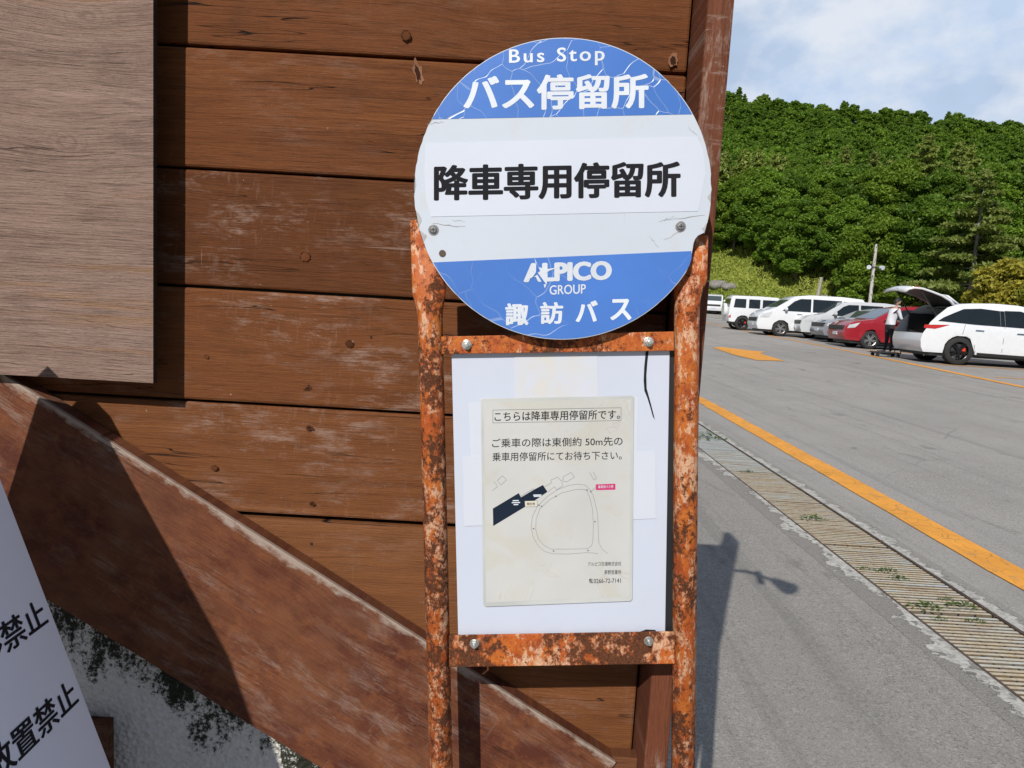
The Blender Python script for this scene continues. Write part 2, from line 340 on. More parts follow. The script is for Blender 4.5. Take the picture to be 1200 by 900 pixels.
# ---- asphalt
def asphalt_mat(name, base, lightstone):
    m = Mat(name, .9, .2, 'Object')
    sw = m.vadd(m.co, m.map((.012, .012, 0), v=m.noise(60, 2, .5, out='Color')))
    a = m.sep(m.voro(120, sw, out='Color'))[0]; a2 = m.sep(m.voro(52, m.map((1, 1, 1), (3, 7, 0), v=sw), out='Color'))[0]; n = m.noise(420, 4, .7); n2 = m.noise(170, 3, .8)
    big = m.noise(.55, 6, .65); med = m.noise(2.6, 6, .7); lane = m.noise(1, 4, .6, m.map((1.3, .05, 1)))
    c = m.mix(m.rng(n, .32, .68), tuple(x*.5 for x in base), tuple(x*1.42 for x in base))
    c = m.mix(m.rng(n2, .50, .62, 0, .75), c, tuple(x*.42 for x in base)); c = m.mix(m.rng(n2, .46, .34, 0, .7), c, tuple(x*1.5 for x in base))
    c = m.mix(m.math('MULTIPLY', m.rng(a, .78, .96), m.rng(n, .35, .6, 0, .6)), c, lightstone); c = m.mix(m.rng(a, .22, .05, 0, .55), c, tuple(x*.4 for x in base)); c = m.mix(m.math('MULTIPLY', m.rng(a2, .95, .98, 0, .4), m.rng(n2, .5, .6)), c, lightstone)
    c = m.mix(m.rng(big, .35, .68, 0, .35), c, tuple(x*1.25 for x in base)); c = m.mix(m.rng(med, .52, .75, 0, .32), c, tuple(x*.66 for x in base))
    c = m.mix(m.rng(lane, .5, .7, 0, .4), c, tuple(x*.68 for x in base))
    wv = m.vadd(m.co, m.map((.5, .5, 0), v=m.noise(1.1, 5, .65, out='Color'))); cr = m.voro(.42, wv, 'DISTANCE_TO_EDGE')
    crk = m.math('MULTIPLY', m.rng(cr, .008, .003), m.rng(m.noise(.8, 3, .6, m.map((1, 1, 1), (9, 4, 0))), .52, .62)); c = m.mix(m.math('MULTIPLY', crk, .28), c, (.08, .078, .075))
    oil = m.math('MULTIPLY', m.rng(m.noise(1, 5, .65, m.map((2.6, 1.1, 1), (2, 8, 0))), .62, .72), .55); c = m.mix(oil, c, (.09, .087, .083))
    tyre = m.math('MULTIPLY', m.rng(m.noise(1, 5, .7, m.map((5.5, .09, 1), (5, 1, 0))), .54, .68), .28); c = m.mix(tyre, c, (.12, .117, .112)); patch = m.voro(.23, m.vadd(m.co, m.map((.8, .8, 0), v=m.noise(.6, 3, .6, out='Color'))), out='Color'); c = m.mix(m.rng(m.sep(patch)[1], .6, .62, 0, .16), c, (.17, .165, .16))
    m.color(c); m.bump(m.math('ADD', m.math('MULTIPLY', a, .6), n), .6, .004); return m.m
M_road = asphalt_mat('worn road asphalt', (.345, .326, .304), (.52, .50, .47))
M_walk = asphalt_mat('footway asphalt', (.298, .279, .258), (.50, .485, .46))
def paint_mat(name, col):
    m = Mat(name, .75, .3); n = m.noise(130, 5, .7); b = m.noise(9, 4, .6)
    c = m.mix(m.rng(m.noise(3, 4), .35, .7), tuple(x*.8 for x in col), col)
    lo = m.math('ADD', m.math('MULTIPLY', n, .55), m.math('MULTIPLY', b, .45))
    c = m.mix(m.rng(lo, .55, .61, 0, .8), c, (.24, .19, .13)); sk = m.noise(1, 5, .7, m.map((26, 1.2, 1), (1, 1, 0))); c = m.mix(m.rng(sk, .55, .7, 0, .4), c, tuple(x*.55 for x in col)); cr = m.voro(6, m.vadd(m.co, m.map((.2, .2, 0), v=m.noise(5, 3, out='Color'))), 'DISTANCE_TO_EDGE')
    c = m.mix(m.rng(cr, .02, .006, 0, .5), c, (.2, .1, .03)); m.color(c); m.bump(n, .3, .004); return m.m
M_yellow = paint_mat('orange road paint', (.84, .36, .045))
M_whitepaint = paint_mat('white road paint', (.6, .6, .58))
def concrete_mat():
    m = Mat('broken concrete', .9, .2); n = m.noise(60, 6, .7); v = m.sep(m.voro(45, out='Color'))[0]
    c = m.mix(m.rng(n, .35, .65), (.30, .285, .26), (.52, .50, .46)); c = m.mix(m.rng(v, .75, .95, 0, .6), c, (.6, .58, .54)); c = m.mix(m.rng(v, .2, .05, 0, .6), c, (.11, .105, .1))
    m.color(c); m.bump(m.math('ADD', n, v), .7, .01); return m.m
M_conc = concrete_mat()
def grate_mat():
    m = Mat('galvanised grating', .6, .4, 'Object')
    r = m.attr('rust'); n = m.noise(7, 5, .65, m.map((.5, 3, 1))); f = m.noise(60, 4, .6, m.map((1, .3, 1)))
    zinc = m.mix(m.rng(f, .3, .7), (.42, .46, .46), (.58, .61, .60)); rust = m.mix(m.rng(f, .3, .7), (.40, .31, .19), (.60, .51, .37))
    dk = m.mix(m.rng(f, .3, .7), (.22, .12, .06), (.36, .22, .12))
    c = m.mix(m.rng(m.math('ADD', n, m.math('SUBTRACT', r, .5)), .42, .62), zinc, rust); c = m.mix(m.rng(m.noise(1, 4, .6, m.map((.8, 3.6, 1), (3, 5, 1))), .54, .64, 0, .85), c, dk); c = m.mix(m.rng(m.noise(1, 4, .65, m.map((9, 14, 1), (1, 2, 7))), .5, .66, 0, .5), c, (.55, .56, .52))
    g_ = m.n.new('ShaderNodeNewGeometry'); nz = m.sep(g_.outputs['True Normal'])[2]; c = m.mix(m.rng(nz, .9, .4), c, m.mix(.78, c, (.06, .036, .02)))  # bar sides: dark rust, with the shade of the gaps painted in
    m.color(c); m.b.inputs['Metallic'].default_value = .1; return m.m
M_grate = grate_mat()
# ---- greenery
def leaf_mat(name, a, b, c_):
    m = Mat(name, .55, .3); t = m.attr('tint'); rnd = m.rand()
    c = m.mix(m.rng(t, 0, 1), a, b); c = m.mix(m.rng(rnd, .55, 1, 0, .7), c, c_); c = m.mix(m.rng(rnd, .38, 0, 0, .5), c, tuple(x*.55 for x in a))
    m.color(c)
    tr = m.n.new('ShaderNodeBsdfTranslucent'); m.put(tr.inputs[0], m.mix(.5, c, (.20, .30, .02)))
    mx = m.n.new('ShaderNodeMixShader'); mx.inputs[0].default_value = .38
    m.l.new(m.b.outputs[0], mx.inputs[1]); m.l.new(tr.outputs[0], mx.inputs[2]); m.l.new(mx.outputs[0], m.n['Material Output'].inputs[0])
    return m.m
M_leaf = leaf_mat('broad leaves', (.066, .14, .014), (.20, .33, .036), (.17, .255, .026))
M_larch = leaf_mat('needles', (.16, .22, .045), (.36, .42, .11), (.30, .36, .08))
M_yleaf = leaf_mat('yellowing leaves', (.20, .23, .026), (.46, .40, .05), (.40, .34, .05))
M_weed = leaf_mat('weed leaves', (.05, .12, .015), (.12, .2, .03), (.1, .15, .03))
def bark(name, a, b):
    m = Mat(name, .9, .2); n = m.noise(6, 5, .6, m.map((2, 2, .5))); m.color(m.mix(m.rng(n, .35, .65), a, b)); m.bump(n, .5, .05); return m.m
M_bark = bark('bark', (.10, .085, .065), (.24, .21, .17)); M_bark2 = bark('pale bark', (.22, .20, .17), (.38, .35, .31))
def grass_ground():
    m = Mat('grassy soil', .95, .1); n = m.noise(.9, 6, .65); f = m.noise(5, 5, .7)
    c = m.mix(m.rng(n, .35, .65), (.10, .15, .025), (.24, .28, .06)); c = m.mix(m.rng(f, .5, .75, 0, .6), c, (.26, .22, .09))
    y = m.sep(m.co)
    m.color(c); m.bump(f, .8, .15); return m.m
M_ground = grass_ground()
M_litter = bark('forest litter', (.012, .016, .006), (.03, .035, .014))
M_blade = leaf_mat('rough grass', (.20, .29, .035), (.46, .50, .10), (.42, .45, .095))
M_rock = bark('grey rock', (.16, .15, .14), (.3, .29, .27))

# =================================================================== GROUND
def cell(xa, ya):
    yb = min(66, max(40, 63-1.1*(xa-17.5))); return ya-yb
def sheet(name, xs, ys, mat, lift=0, keep=None, mfun=None):
    vs, fs, mi, idx = [], [], [], {}
    def vid(i, j):
        if (i, j) not in idx:
            idx[(i, j)] = len(vs); vs.append((xs[i], ys[j], gz(xs[i], ys[j])+lift))
        return idx[(i, j)]
    for i in range(len(xs)-1):
        for j in range(len(ys)-1):
            cx, cy = (xs[i]+xs[i+1])/2, (ys[j]+ys[j+1])/2
            if keep and not keep(cx, cy): continue
            fs.append((vid(i, j), vid(i+1, j), vid(i+1, j+1), vid(i, j+1))); mi.append(mfun(cx, cy) if mfun else 0)
    me = bpy.data.meshes.new(name); me.from_pydata(vs, [], fs); me.polygons.foreach_set('material_index', mi)
    me.polygons.foreach_set('use_smooth', [True]*len(fs)); me.update()
    return structure(link_mesh(name, me, mat))
def fr(a, b, s): return [a+s*i for i in range(int(round((b-a)/s))+1)]
DX0, DX1 = 2.03, 2.482                                  # the drain
forest_at = lambda x, y: cell(x, y) > (14 if x < 18 else max(1.5, 14-(x-18)*1.3))
gx = fr(-260, -20, 20)[:-1]+fr(-20, 80, 2)[:-1]+fr(80, 420, 20)
gy = fr(-200, -20, 20)[:-1]+fr(-20, 120, 2)[:-1]+fr(120, 290, 5)[:-1]+fr(290, 1010, 60)
sheet('ground', gx, gy, [M_ground, M_litter], -.06, lambda x, y: not (-4 < x < 6 and -4 < y < 18), lambda x, y: 1 if forest_at(x, y) else 0)
road_keep = lambda x, y: cell(x, y) < -.5
ax = [DX1]+[3.0, 3.5]+fr(4, 10.5, .5)+fr(11, 40, 1)
sheet('road', ax, fr(-12, 66, 1), M_road, 0, road_keep)
sheet('footway', [-12, -6, -3, -1, 0, 1, DX0], fr(-12, 66, 1), M_walk, 0, road_keep)
# drain trough under the grating
bm = new(); box(bm, DX0-.06, DX1+.06, -12, 66, -.34, -.22); box(bm, DX0-.06, DX0-.002, -12, 66, -.22, -.006); box(bm, DX1+.002, DX1+.06, -12, 66, -.22, -.006)
structure(build('drain_channel', bm, M_conc))
# concrete edges, broken along their outer side
def broken_edge(name, xin, side, wid, z, y0, y1, mat):
    """band of concrete along the drain that breaks off into the asphalt"""
    bm = new(); at = bm.verts.layers.float.new('rim'); prev = None; n = int((y1-y0)/.1)
    for k in range(n+1):
        y = y0+(y1-y0)*k/n; q = []
        for f in (0, .5, 1):
            v = bm.verts.new((xin+side*wid*f, y, z-.0035*f*f)); v[at] = f; q.append(v)
        if prev:
            for i in (0, 1): bm.faces.new((prev[i], prev[i+1], q[i+1], q[i]))
        prev = q
    return structure(build(name, bm, mat))
def edge_mat(name, keep, base):
    m = Mat(name, .9, .15); n = m.noise(60, 6, .7); v = m.sep(m.voro(38, m.vadd(m.co, m.map((.02, .02, 0), v=m.noise(40, 2, .5, out='Color'))), out='Color'))[0]
    c = m.mix(m.rng(n, .35, .65), (.33, .315, .285), (.56, .54, .50)); c = m.mix(m.rng(v, .75, .95, 0, .6), c, (.62, .60, .56)); c = m.mix(m.rng(v, .2, .05, 0, .7), c, (.13, .125, .115))
    g = m.noise(230, 3, .8); tar = m.mix(m.rng(g, .35, .65), tuple(x*.5 for x in base), tuple(x*1.25 for x in base))
    br = m.math('ADD', m.math('ADD', m.attr('rim'), m.math('MULTIPLY', m.math('SUBTRACT', m.noise(9, 5, .7), .5), 2.6)), m.math('MULTIPLY', m.math('SUBTRACT', m.noise(1.7, 2, .5, m.map((1, 1, 1), (4, 4, 0))), .5), keep[1]))
    msk = m.rng(br, keep[0]-.05, keep[0]+.05); c = m.mix(msk, c, tar); m.color(c)
    m.bump(m.math('ADD', m.math('ADD', n, v), m.math('MULTIPLY', msk, -1.5)), .8, .01); return m.m
broken_edge('concrete_kerb', DX1+.004, 1, .13, .005, -4, 40, edge_mat('broken concrete right', (.55, 1.2), (.335, .315, .29)))
broken_edge('concrete_kerb', DX0-.004, -1, .16, .005, -4, 40, edge_mat('broken concrete left', (.30, 3.2), (.29, .272, .25)))
# painted lines
def strip(name, pts, w, mat, lift=.006, rag=.006):
    """painted band through the ground points pts"""
    bm = new(); prev = None; P = [Vector((p[0], p[1])) for p in pts]; r = random.Random(len(pts))
    for a, b in zip(P, P[1:]):
        d = (b-a).normalized(); nn = Vector((d.y, -d.x)); n = max(1, int((b-a).length/.25))
        for k in range(n+1):
            c = a+(b-a)*k/n; q = []
            for s in (-1, 0, 1):
                e = c+nn*(s*w/2+(r.uniform(-rag, rag) if s else 0)); q.append(bm.verts.new((e.x, e.y, gz(e.x, e.y)+lift)))
            if prev:
                for i in (0, 1): bm.faces.new((prev[i], prev[i+1], q[i+1], q[i]))
            prev = q
    return structure(build(name, bm, mat))
strip('kerb_line', [(2.99, -6), (2.995, 4), (3.06, 6.2), (3.18, 11.5), (3.3, 30), (3.4, 55)], .245, M_yellow)
pk0, pk1 = on_ground(880, 389), on_ground(1200, 454); pdir = (pk1-pk0); pdir.z = 0; pdir.normalize(); sdir = Vector((-pdir.y, pdir.x, 0))
if sdir.x < 0: sdir = -sdir
a0, a1 = pk0-pdir*16, pk1+pdir*14
strip('parking_line', [a0, a1], .16, M_yellow, .008)
for px, py in ((1098, 427), (1165, 442)):
    q = on_ground(px, py); strip('stall_line', [q, q+sdir*5.2], .14, M_yellow, .006)
for k in range(1, 9):
    q = on_ground(1098, 427)+pdir*(-2.45*k if pdir.y < 0 else 2.45*k); strip('stall_line', [q, q+sdir*5.2], .14, M_yellow, .006)
q = on_ground(835, 374); strip('stop_line', [q-Vector((1, 0, 0)), q+Vector((1.5, 0, 0))], .35, M_whitepaint, .007)
arrow = [(835, 407.5), (846, 407), (878, 411), (897, 412.5), (890, 414.5), (920, 423.5), (887, 422.5), (860, 416)]
bm = new(); pr = [on_ground(*p) for p in arrow]; bm.faces.new([bm.verts.new(p+Vector((0, 0, .012))) for p in pr]); structure(build('road_arrow', bm, M_yellow))

# =================================================================== GRATING
def make_grate(seed):
    r = random.Random(seed); bm = new(); L = .985; rl = bm.verts.layers.float.new('rust'); n = 28
    w = DX1-DX0-.03
    for k in range(n):
        y = .02+(L-.04)*k/(n-1); s0 = len(bm.verts)
        box(bm, .015, .015+w, y-.0095, y+.0095, -.032, -.0015-r.uniform(0, .0025))
        bm.verts.ensure_lookup_table(); v = r.uniform(.4, .6)
        for q in bm.verts[s0:]: q[rl] = v
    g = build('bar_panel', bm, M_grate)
    bm = new()
    for f in (.2, .4, .6, .8): box(bm, .015+w*f-.004, .015+w*f+.004, .006, L-.006, -.034, -.0045)
    h = build('cross_rod', bm, M_dkmetal)
    bm = new(); box(bm, -.003, .011, 0, L, -.05, .006); box(bm, w+.019, w+.031, 0, L, -.05, .004)
    e = build('edge_bar', bm, M_rustgr)
    return g, h, e
M_rustgr = plain('rusty edge iron', (.075, .048, .035), .8, var=.4)
rusts = [.63, .62, .68, .62, .48, .34, .34, .30, .32, .36, .4, .4]
lab = ['nearest pale tan steel drain grating at the lower right', 'tan drain grating with dark rusty bars and weeds, next beyond the joint', 'brown stained drain grating panel in the middle of the run',
       'half rusted drain grating turning from tan to blue grey', 'blue grey galvanised drain grating panel beyond the rusty ones', 'pale grey drain grating panel next to the rusty sign post']
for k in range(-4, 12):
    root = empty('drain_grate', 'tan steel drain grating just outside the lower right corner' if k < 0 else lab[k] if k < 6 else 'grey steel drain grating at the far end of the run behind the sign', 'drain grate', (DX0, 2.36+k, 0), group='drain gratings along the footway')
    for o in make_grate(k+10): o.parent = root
    me = root.children[0].data
    at = me.attributes['rust']; n = len(me.vertices); base = np.empty(n, dtype=np.float32); at.data.foreach_get('value', base); at.data.foreach_set('value', base+rusts[max(0, k)]-.5)
# weeds in the bars
def weed(x, y, s, label):
    vs, fs, t = [], [], []
    for i in range(46):
        a = random.uniform(0, 6.28); r_ = s*random.random()**.6; h = s*random.uniform(.1, .6)*(1.2-r_/s); c = Vector((math.cos(a)*r_*1.5, math.sin(a)*r_*.8, h))
        u = Vector((math.cos(a+.5), math.sin(a+.5), random.uniform(-.3, .5))).normalized()*s*.22; w = Vector((-math.sin(a), math.cos(a), random.uniform(-.3, .3))).normalized()*s*.11
        b = len(vs); vs += [c-u, c+w, c+u, c-w]; fs.append((b, b+1, b+2, b+3)); t += [random.random()]*4
    me = bpy.data.meshes.new('weed_tuft'); me.from_pydata(vs, [], fs); at = me.attributes.new('tint', 'FLOAT', 'POINT'); at.data.foreach_set('value', t)
    o = link_mesh('weed_tuft', me, M_weed); o.location = (x, y, -.004); tag(o, label, 'weed', 'weeds growing in the drain grating')
for px, py, s, l in [(953, 608, .07, 'green weed tuft in blue grey grating, farther of the two large ones'), (1039, 669, .05, 'green weed in the middle of the tan grating'), (1052, 677, .045, 'small weed at the right of the tan grating pair'), (1013, 666, .03, 'tiny weed at the left edge of the tan grating'),
                     (1084, 712, .065, 'weed tuft on the grating joint, left one'), (1126, 711, .06, 'weed tuft on the grating joint, right one'), (1100, 725, .03, 'tiny weed just below the grating joint'), (1143, 728, .035, 'small weed below the joint near the right edge'),
                     (1109, 702, .03, 'tiny weed just above the grating joint'), (828, 514, .16, 'farthest green weed patch on the grating beside the rusty post'), (876, 553, .05, 'thin weed on the pale far grating')]:
    g = on_ground(px, py); weed(g.x, g.y, s, l)

# =================================================================== WOODEN WALL
YW = 1.25
def set_attrs(o, pid, wear, tone=0):
    me = o.data; n = len(me.vertices)
    for nm, v in (('pid', pid), ('wear', wear), ('tone', tone)):
        at = me.attributes.new(nm, 'FLOAT', 'POINT'); at.data.foreach_set('value', [float(v)]*n if not hasattr(v, '__len__') else list(v))
wall = empty('wooden_wall', 'brown stained plank wall with a corner post and a sloping beam, behind the bus stop sign', 'wall', (-.6, YW, 0))
def child(o): o.parent = wall; o.matrix_parent_inverse = Matrix.Translation(wall.location).inverted(); return o
bm = new(); zs = [.36, .5675, .778, .989, 1.1945, 1.4005, 1.606, 1.811, 2.02, 2.21]; pids, wears, tones = [], [], []
rp = random.Random(4)
for i, (z0, z1) in enumerate(zip(zs, zs[1:])):
    s0 = len(bm.verts); dz = rp.uniform(-.002, .002); yo = rp.uniform(-.002, .003)
    nseg = 14; pass
    g = .0028
    for xa, xb in [(-3.0, .268)]:
        box(bm, xa, xb, YW+yo, YW+.035, z0+g+dz, z1-g+dz)
    n = len(bm.verts)-s0
    pids += [i+1]*n; wears += [[.5, .5, .3, .85, 1.0, 1.15, .3, .2, .25][i]]*n; tones += [[.4, -.35, -.6, -.3, -.15, .5, .05, .15, .2][i]]*n
cl = child(build('plank_cladding', bm, M_plank, bevel=.0045, seg=2)); set_attrs(cl, pids, wears, tones)
bm = new(); box(bm, -3, .272, YW+.04, YW+.10, 0, 2.2); bk = child(build('backing_frame', bm, M_darkback))
bm = new(); box(bm, .273, .3145, YW-.09, YW+.11, -.1, 2.4)
ps = child(build('corner_post', bm, M_post, bevel=.004, seg=2)); ps_me = ps.data
# (grain of the post runs upright: built lying, turned)
n = len(ps_me.vertices)
set_attrs(ps, 20, 1.0, .1)
# sloping beam
def rot_beam(name, p0, p1, depth, th, y, mat, bev):
    """beam whose upper edge runs p0->p1 (x,z)"""
    d = Vector((p1[0]-p0[0], 0, p1[1]-p0[1])); L = d.length; a = math.atan2(-d.z, d.x)
    bm = new(); box(bm, 0, L, 0, th, -depth, 0)
    o = build(name, bm, mat, bevel=bev, seg=3); o.location = (p0[0], y, p0[1]); o.rotation_euler = (0, a, 0); return o
YB = YW-.040
pA, pB = on_y(20, 449, YB), on_y(722, 894, YB)
dd = (pB-pA).normalized(); p0 = pA-dd*1.3; p1 = pB
lowr = on_y(218, 803, YB); nrm = Vector((-dd.z, 0, dd.x)); depth = abs((lowr-pA).dot(nrm))
be = child(rot_beam('sloping_beam', (p0.x, p0.z), (p1.x, p1.z), depth, .038, YB, M_brace, .0012)); set_attrs(be, 31, 1.0, 0)
# plaster base under the beam
bm = new(); t0 = p0-nrm*.10*1; 
pl = [(p0.x, p0.z-.16), (p1.x-.05, p1.z-.13), (p1.x-.05, -.2), (p0.x, -.2)]
prism(bm, pl, YW-.006, YW+.03); child(build('plaster_base', bm, M_plaster))
bm = new(); a = on_y(112, 842, YW-.03); b = on_y(131, 905, YW-.03); box(bm, a.x-.08, b.x, YW-.035, YW-.021, b.z-.25, a.z); pb_ = child(build('wood_block', bm, M_block, bevel=.002)); set_attrs(pb_, 41, .4, .8)
bm = new(); a = on_y(716, 879, YW-.01); box(bm, a.x, a.x+.05, YW-.03, YW-.002, .2, a.z); pb_ = child(build('wood_block', bm, M_block, bevel=.002)); set_attrs(pb_, 44, .3, .2)
# nail heads
M_nail = plain('rusty nail', (.04, .022, .014), .8, spec=.2)
for px, py in [(362, 452), (363, 500), (366, 589), (365, 637), (788, 69), (476, 41), (330, 666), (870//2, 395)]:
    bm = new(); p = on_y(px, py, YW); cyl(bm, (p.x, YW+.001, p.z), (0, -1, 0), .0024, .003, 10); child(build('nail', bm, M_nail))

# knots and knot holes
M_knotd = plain('knot rim', (.035, .014, .007), .85, spec=.1); M_knotw = plain('knot wood', (.105, .036, .014), .85, spec=.1, var=.5); M_bare = plain('bare splinter', (.23, .11, .065), .85, spec=.1, var=.5)
def blob(bm, cx, cz, rx, rz, y, mi, rot=0, n=18, jag=.15, seed=0):
    r = random.Random(seed); c_, s_ = math.cos(rot), math.sin(rot); vs_ = []
    for k in range(n):
        a = 2*math.pi*k/n; q = 1+r.uniform(-jag, jag); x, z = rx*q*math.cos(a), rz*q*math.sin(a); vs_.append(bm.verts.new((cx+x*c_-z*s_, y, cz+x*s_+z*c_)))
    bm.faces.new(vs_).material_index = mi
for i, (px, py, rx, rz, pl_, rot) in enumerate([(476, 42, .008, .0085, YW, 0), (358, 301, .0095, .0085, YW, 0), (410, 403, .0075, .0065, YW, 0), (252, 548, .006, .005, YW, 0), (243, 418, .004, .004, YW, 0)]):
    p = on_y(px, py, pl_); bm = new(); blob(bm, p.x, p.z, rx, rz, pl_-.0024, 0, rot, seed=i); blob(bm, p.x+rx*.04, p.z-rz*.05, rx*.86, rz*.86, pl_-.0026, 1, rot, seed=i+9)
    child(build('knot', bm, [M_knotd, M_knotw]))
for i, (px, py, rx, rz, rot) in enumerate([(490, 85, .005, .016, .3), (789, 71, .0055, .009, 0), (366, 590, .004, .003, 0), (363, 501, .005, .0035, 0), (361, 455, .005, .003, .2)]):
    p = on_y(px, py, YW); bm = new(); blob(bm, p.x, p.z, rx*1.5, rz*1.25, YW-.0024, 2 if i < 2 else 1, rot, jag=.3, seed=i+40); blob(bm, p.x-rx*.1, p.z-rz*.1, rx*.85, rz*.8, YW-.0026, 0, rot, jag=.25, seed=i+50)
    child(build('knot_hole', bm, [M_knotd, M_knotw, M_bare]))
# weathered grey board on battens
gb0, gb1 = on_y(180, 0, YW-.064), on_y(179.5, 449, YW-.064)
grey = empty('grey_board', 'weathered grey wooden board hung on the plank wall at the upper left', 'board', (gb1.x-.4, YW-.064, gb1.z))
bm = new(); box(bm, gb1.x-.9, gb1.x, YW-.064, YW-.051, gb1.z, gb1.z+1.0)
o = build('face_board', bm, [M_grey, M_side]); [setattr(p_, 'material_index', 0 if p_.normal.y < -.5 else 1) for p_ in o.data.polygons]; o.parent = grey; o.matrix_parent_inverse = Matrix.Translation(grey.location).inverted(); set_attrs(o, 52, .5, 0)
bm = new()
for zz in (.08, .5, .85): box(bm, gb1.x-.85, gb1.x-.03, YW-.051, YW-.003, gb1.z+zz, gb1.z+zz+.06)
o = build('batten', bm, M_dkmetal); o.parent = grey; o.matrix_parent_inverse = Matrix.Translation(grey.location).inverted()

# lamp on an arm at the head of the post: it stays above the picture and throws its shadow on the footway
lamp = empty('flood_lamp', 'small flood lamp on a bent arm at the top of the corner post', 'lamp', (.327, 1.21, 2.1))
bm = new(); tube(bm, [(-.01, 0, -.12), (.03, -.12, -.03), (.11, -.42, .09)], .014, 8); tube(bm, [(.06, -.2, .04), (.065, -.26, -.06)], .02, 8); build('arm', bm, M_dkmetal, lamp)
bm = new(); cyl(bm, (.09, -.38, .08), (.3, -.9, .05), .03, .12, 14, .058); build('lamp_head', bm, M_dkmetal, lamp)

# =================================================================== BUS STOP SIGN
YS = 1.09; LEAN = R(4.5)
pb0 = on_y(658.5, 900, YS); XB = pb0.x+pb0.z*math.tan(LEAN)
sign = empty('bus_stop_sign', 'round blue and white bus stop sign on a rusty orange frame, with notice board', 'bus stop sign', (XB, YS, 0), (0, -LEAN, 0))
cL, sL = math.cos(LEAN), math.sin(LEAN)
SY = [0.0]                                             # depth of the layer being laid out, from the post axis
def S(px, py):
    p = on_y(px, py, YS+SY[0]); X, Z = p.x-XB, p.z
    return (cL*X+sL*Z, -sL*X+cL*Z)
def spoly(name, pts, y, th, mat, parent, bevel=0):
    bm = new(); prism(bm, [S(*p) for p in pts], y, y+th); return build(name, bm, mat, parent, bevel=bevel)
def post(cl_pts, ztop, wtop_px, zflat, name='post', out=0):
    bm = new(); rows = []
    (x0, z0), (x1, z1) = S(*cl_pts[0]), S(*cl_pts[1])
    k = (x1-x0)/(z1-z0); zo = S(600, zflat)[1]; cx = lambda z: x0+k*(z-z0)+out*min(1, max(0, (z-zo+.03)/.04))
    zf = S(600, zflat)[1]; rr = .0193
    zl = [(-.0, rr, rr, 0), (zf-.035, rr, rr, 0), (zf-.022, rr*1.05, rr*.95, 0), (zf-.006, rr*1.22, rr*.62, .0), (zf+.006, rr*1.34, .007, .0), (ztop, rr*1.34, .0055, 0)]
    prev = None; n = 28
    for z, a, b, dy in zl:
        ring = [bm.verts.new((cx(z)+a*math.copysign(abs(math.cos(t))**.8, math.cos(t)) if b < .01 else cx(z)+a*math.cos(t), -.012*(1-b/rr)+b*math.sin(t), z)) for t in [2*math.pi*i/n for i in range(n)]]
        if prev:
            for i in range(n): bm.faces.new((prev[i], prev[(i+1) % n], ring[(i+1) % n], ring[i]))
        else: bm.faces.new(ring[::-1])
        prev = ring
    bm.faces.new(prev)
    return build(name, bm, M_rust, sign, smooth=True)
post([(505, 408), (517, 900)], S(483, 259)[1], 42, 345)
post([(804.5, 408), (800.5, 900)], S(815, 277)[1], 42, 337, out=.0035)
# foot plates
for px in (518, 800):
    u = S(px, 900)[0]; bm = new(); box(bm, u-.06, u+.06, -.06, .06, 0.0, .012); build('foot_plate', bm, M_rust, sign, bevel=.002)
SY[0] = -.014
tb = spoly('crossbar', [(517, 394.5), (790, 388.5), (790, 411), (517, 415)], -.014, .004, M_rustbar, sign, .001)
lb = spoly('crossbar', [(526, 745), (791, 740.5), (791, 778), (526, 782)], -.014, .004, M_rustlow, sign, .001)
for par, pts in ((tb, [(517, 413.8), (790, 409.8), (790, 411), (517, 415)]), (lb, [(526, 780.5), (791, 776.5), (791, 778), (526, 782)])):
    spoly('bar_flange', pts, -.0095, .022, M_rustbar, par)
def bolt(px, py, y, parent, name='bolt', r_=.0062, mat=None):
    u, v = S(px, py); bm = new(); cyl(bm, (u, y, v), (0, -1, 0), r_*1.25, .0014, 20); cyl(bm, (u, y-.0014, v), (0, -1, 0), r_, .005, 6); cyl(bm, (u, y-.0064, v), (0, -1, 0), r_*.5, .006, 12)
    return build(name, bm, mat or M_steel, parent, bevel=.0006)
bolt(547, 404, -.014, tb); bolt(760, 400.5, -.014, tb); bolt(556, 754, -.014, lb); bolt(760, 751, -.014, lb)
SY[0] = -.004
# white board behind the bars
bd = spoly('notice_board', [(529, 408), (785, 404), (779.5, 748), (537, 752)], -.0035, .0025, M_board, sign, .0006)
spoly('board_edge', [(776, 405), (792, 404), (791, 748), (771, 748)], .0005, .006, M_darkback, bd)
spoly('tab', [(746, 741.5), (757, 737.5), (768, 738), (769, 741.5)], -.0062, .002, M_darkback, bd)
torn = [(757, 409), (760.5, 408), (758.5, 426), (757.5, 440), (757.8, 455), (760, 463), (763, 474), (767.5, 492), (765, 488), (762, 477), (758.5, 466), (755.2, 458), (754.3, 446), (755, 430), (756, 420)]
spoly('torn_mark', torn, -.0040, .0004, M_black, bd)
for nm, q, m_, y in [('tape_sheet', [(603, 416), (700, 414.5), (701, 467), (603.5, 468)], M_tape2, -.0041), ('tape_sheet', [(549, 472), (570, 472), (570, 540), (552, 540)], M_tape, -.0041), ('tape_sheet', [(738, 466), (748, 466), (746, 536), (738, 536)], M_tape, -.0041),
                  ('tape_sheet', [(542, 535), (575, 534), (575, 615.5), (544, 616.5)], M_tape, -.0045), ('tape_sheet', [(735, 530), (768, 528), (768.5, 607.5), (735, 609)], M_tape, -.0045)]:
    spoly(nm, q, y, .0005, m_, bd)
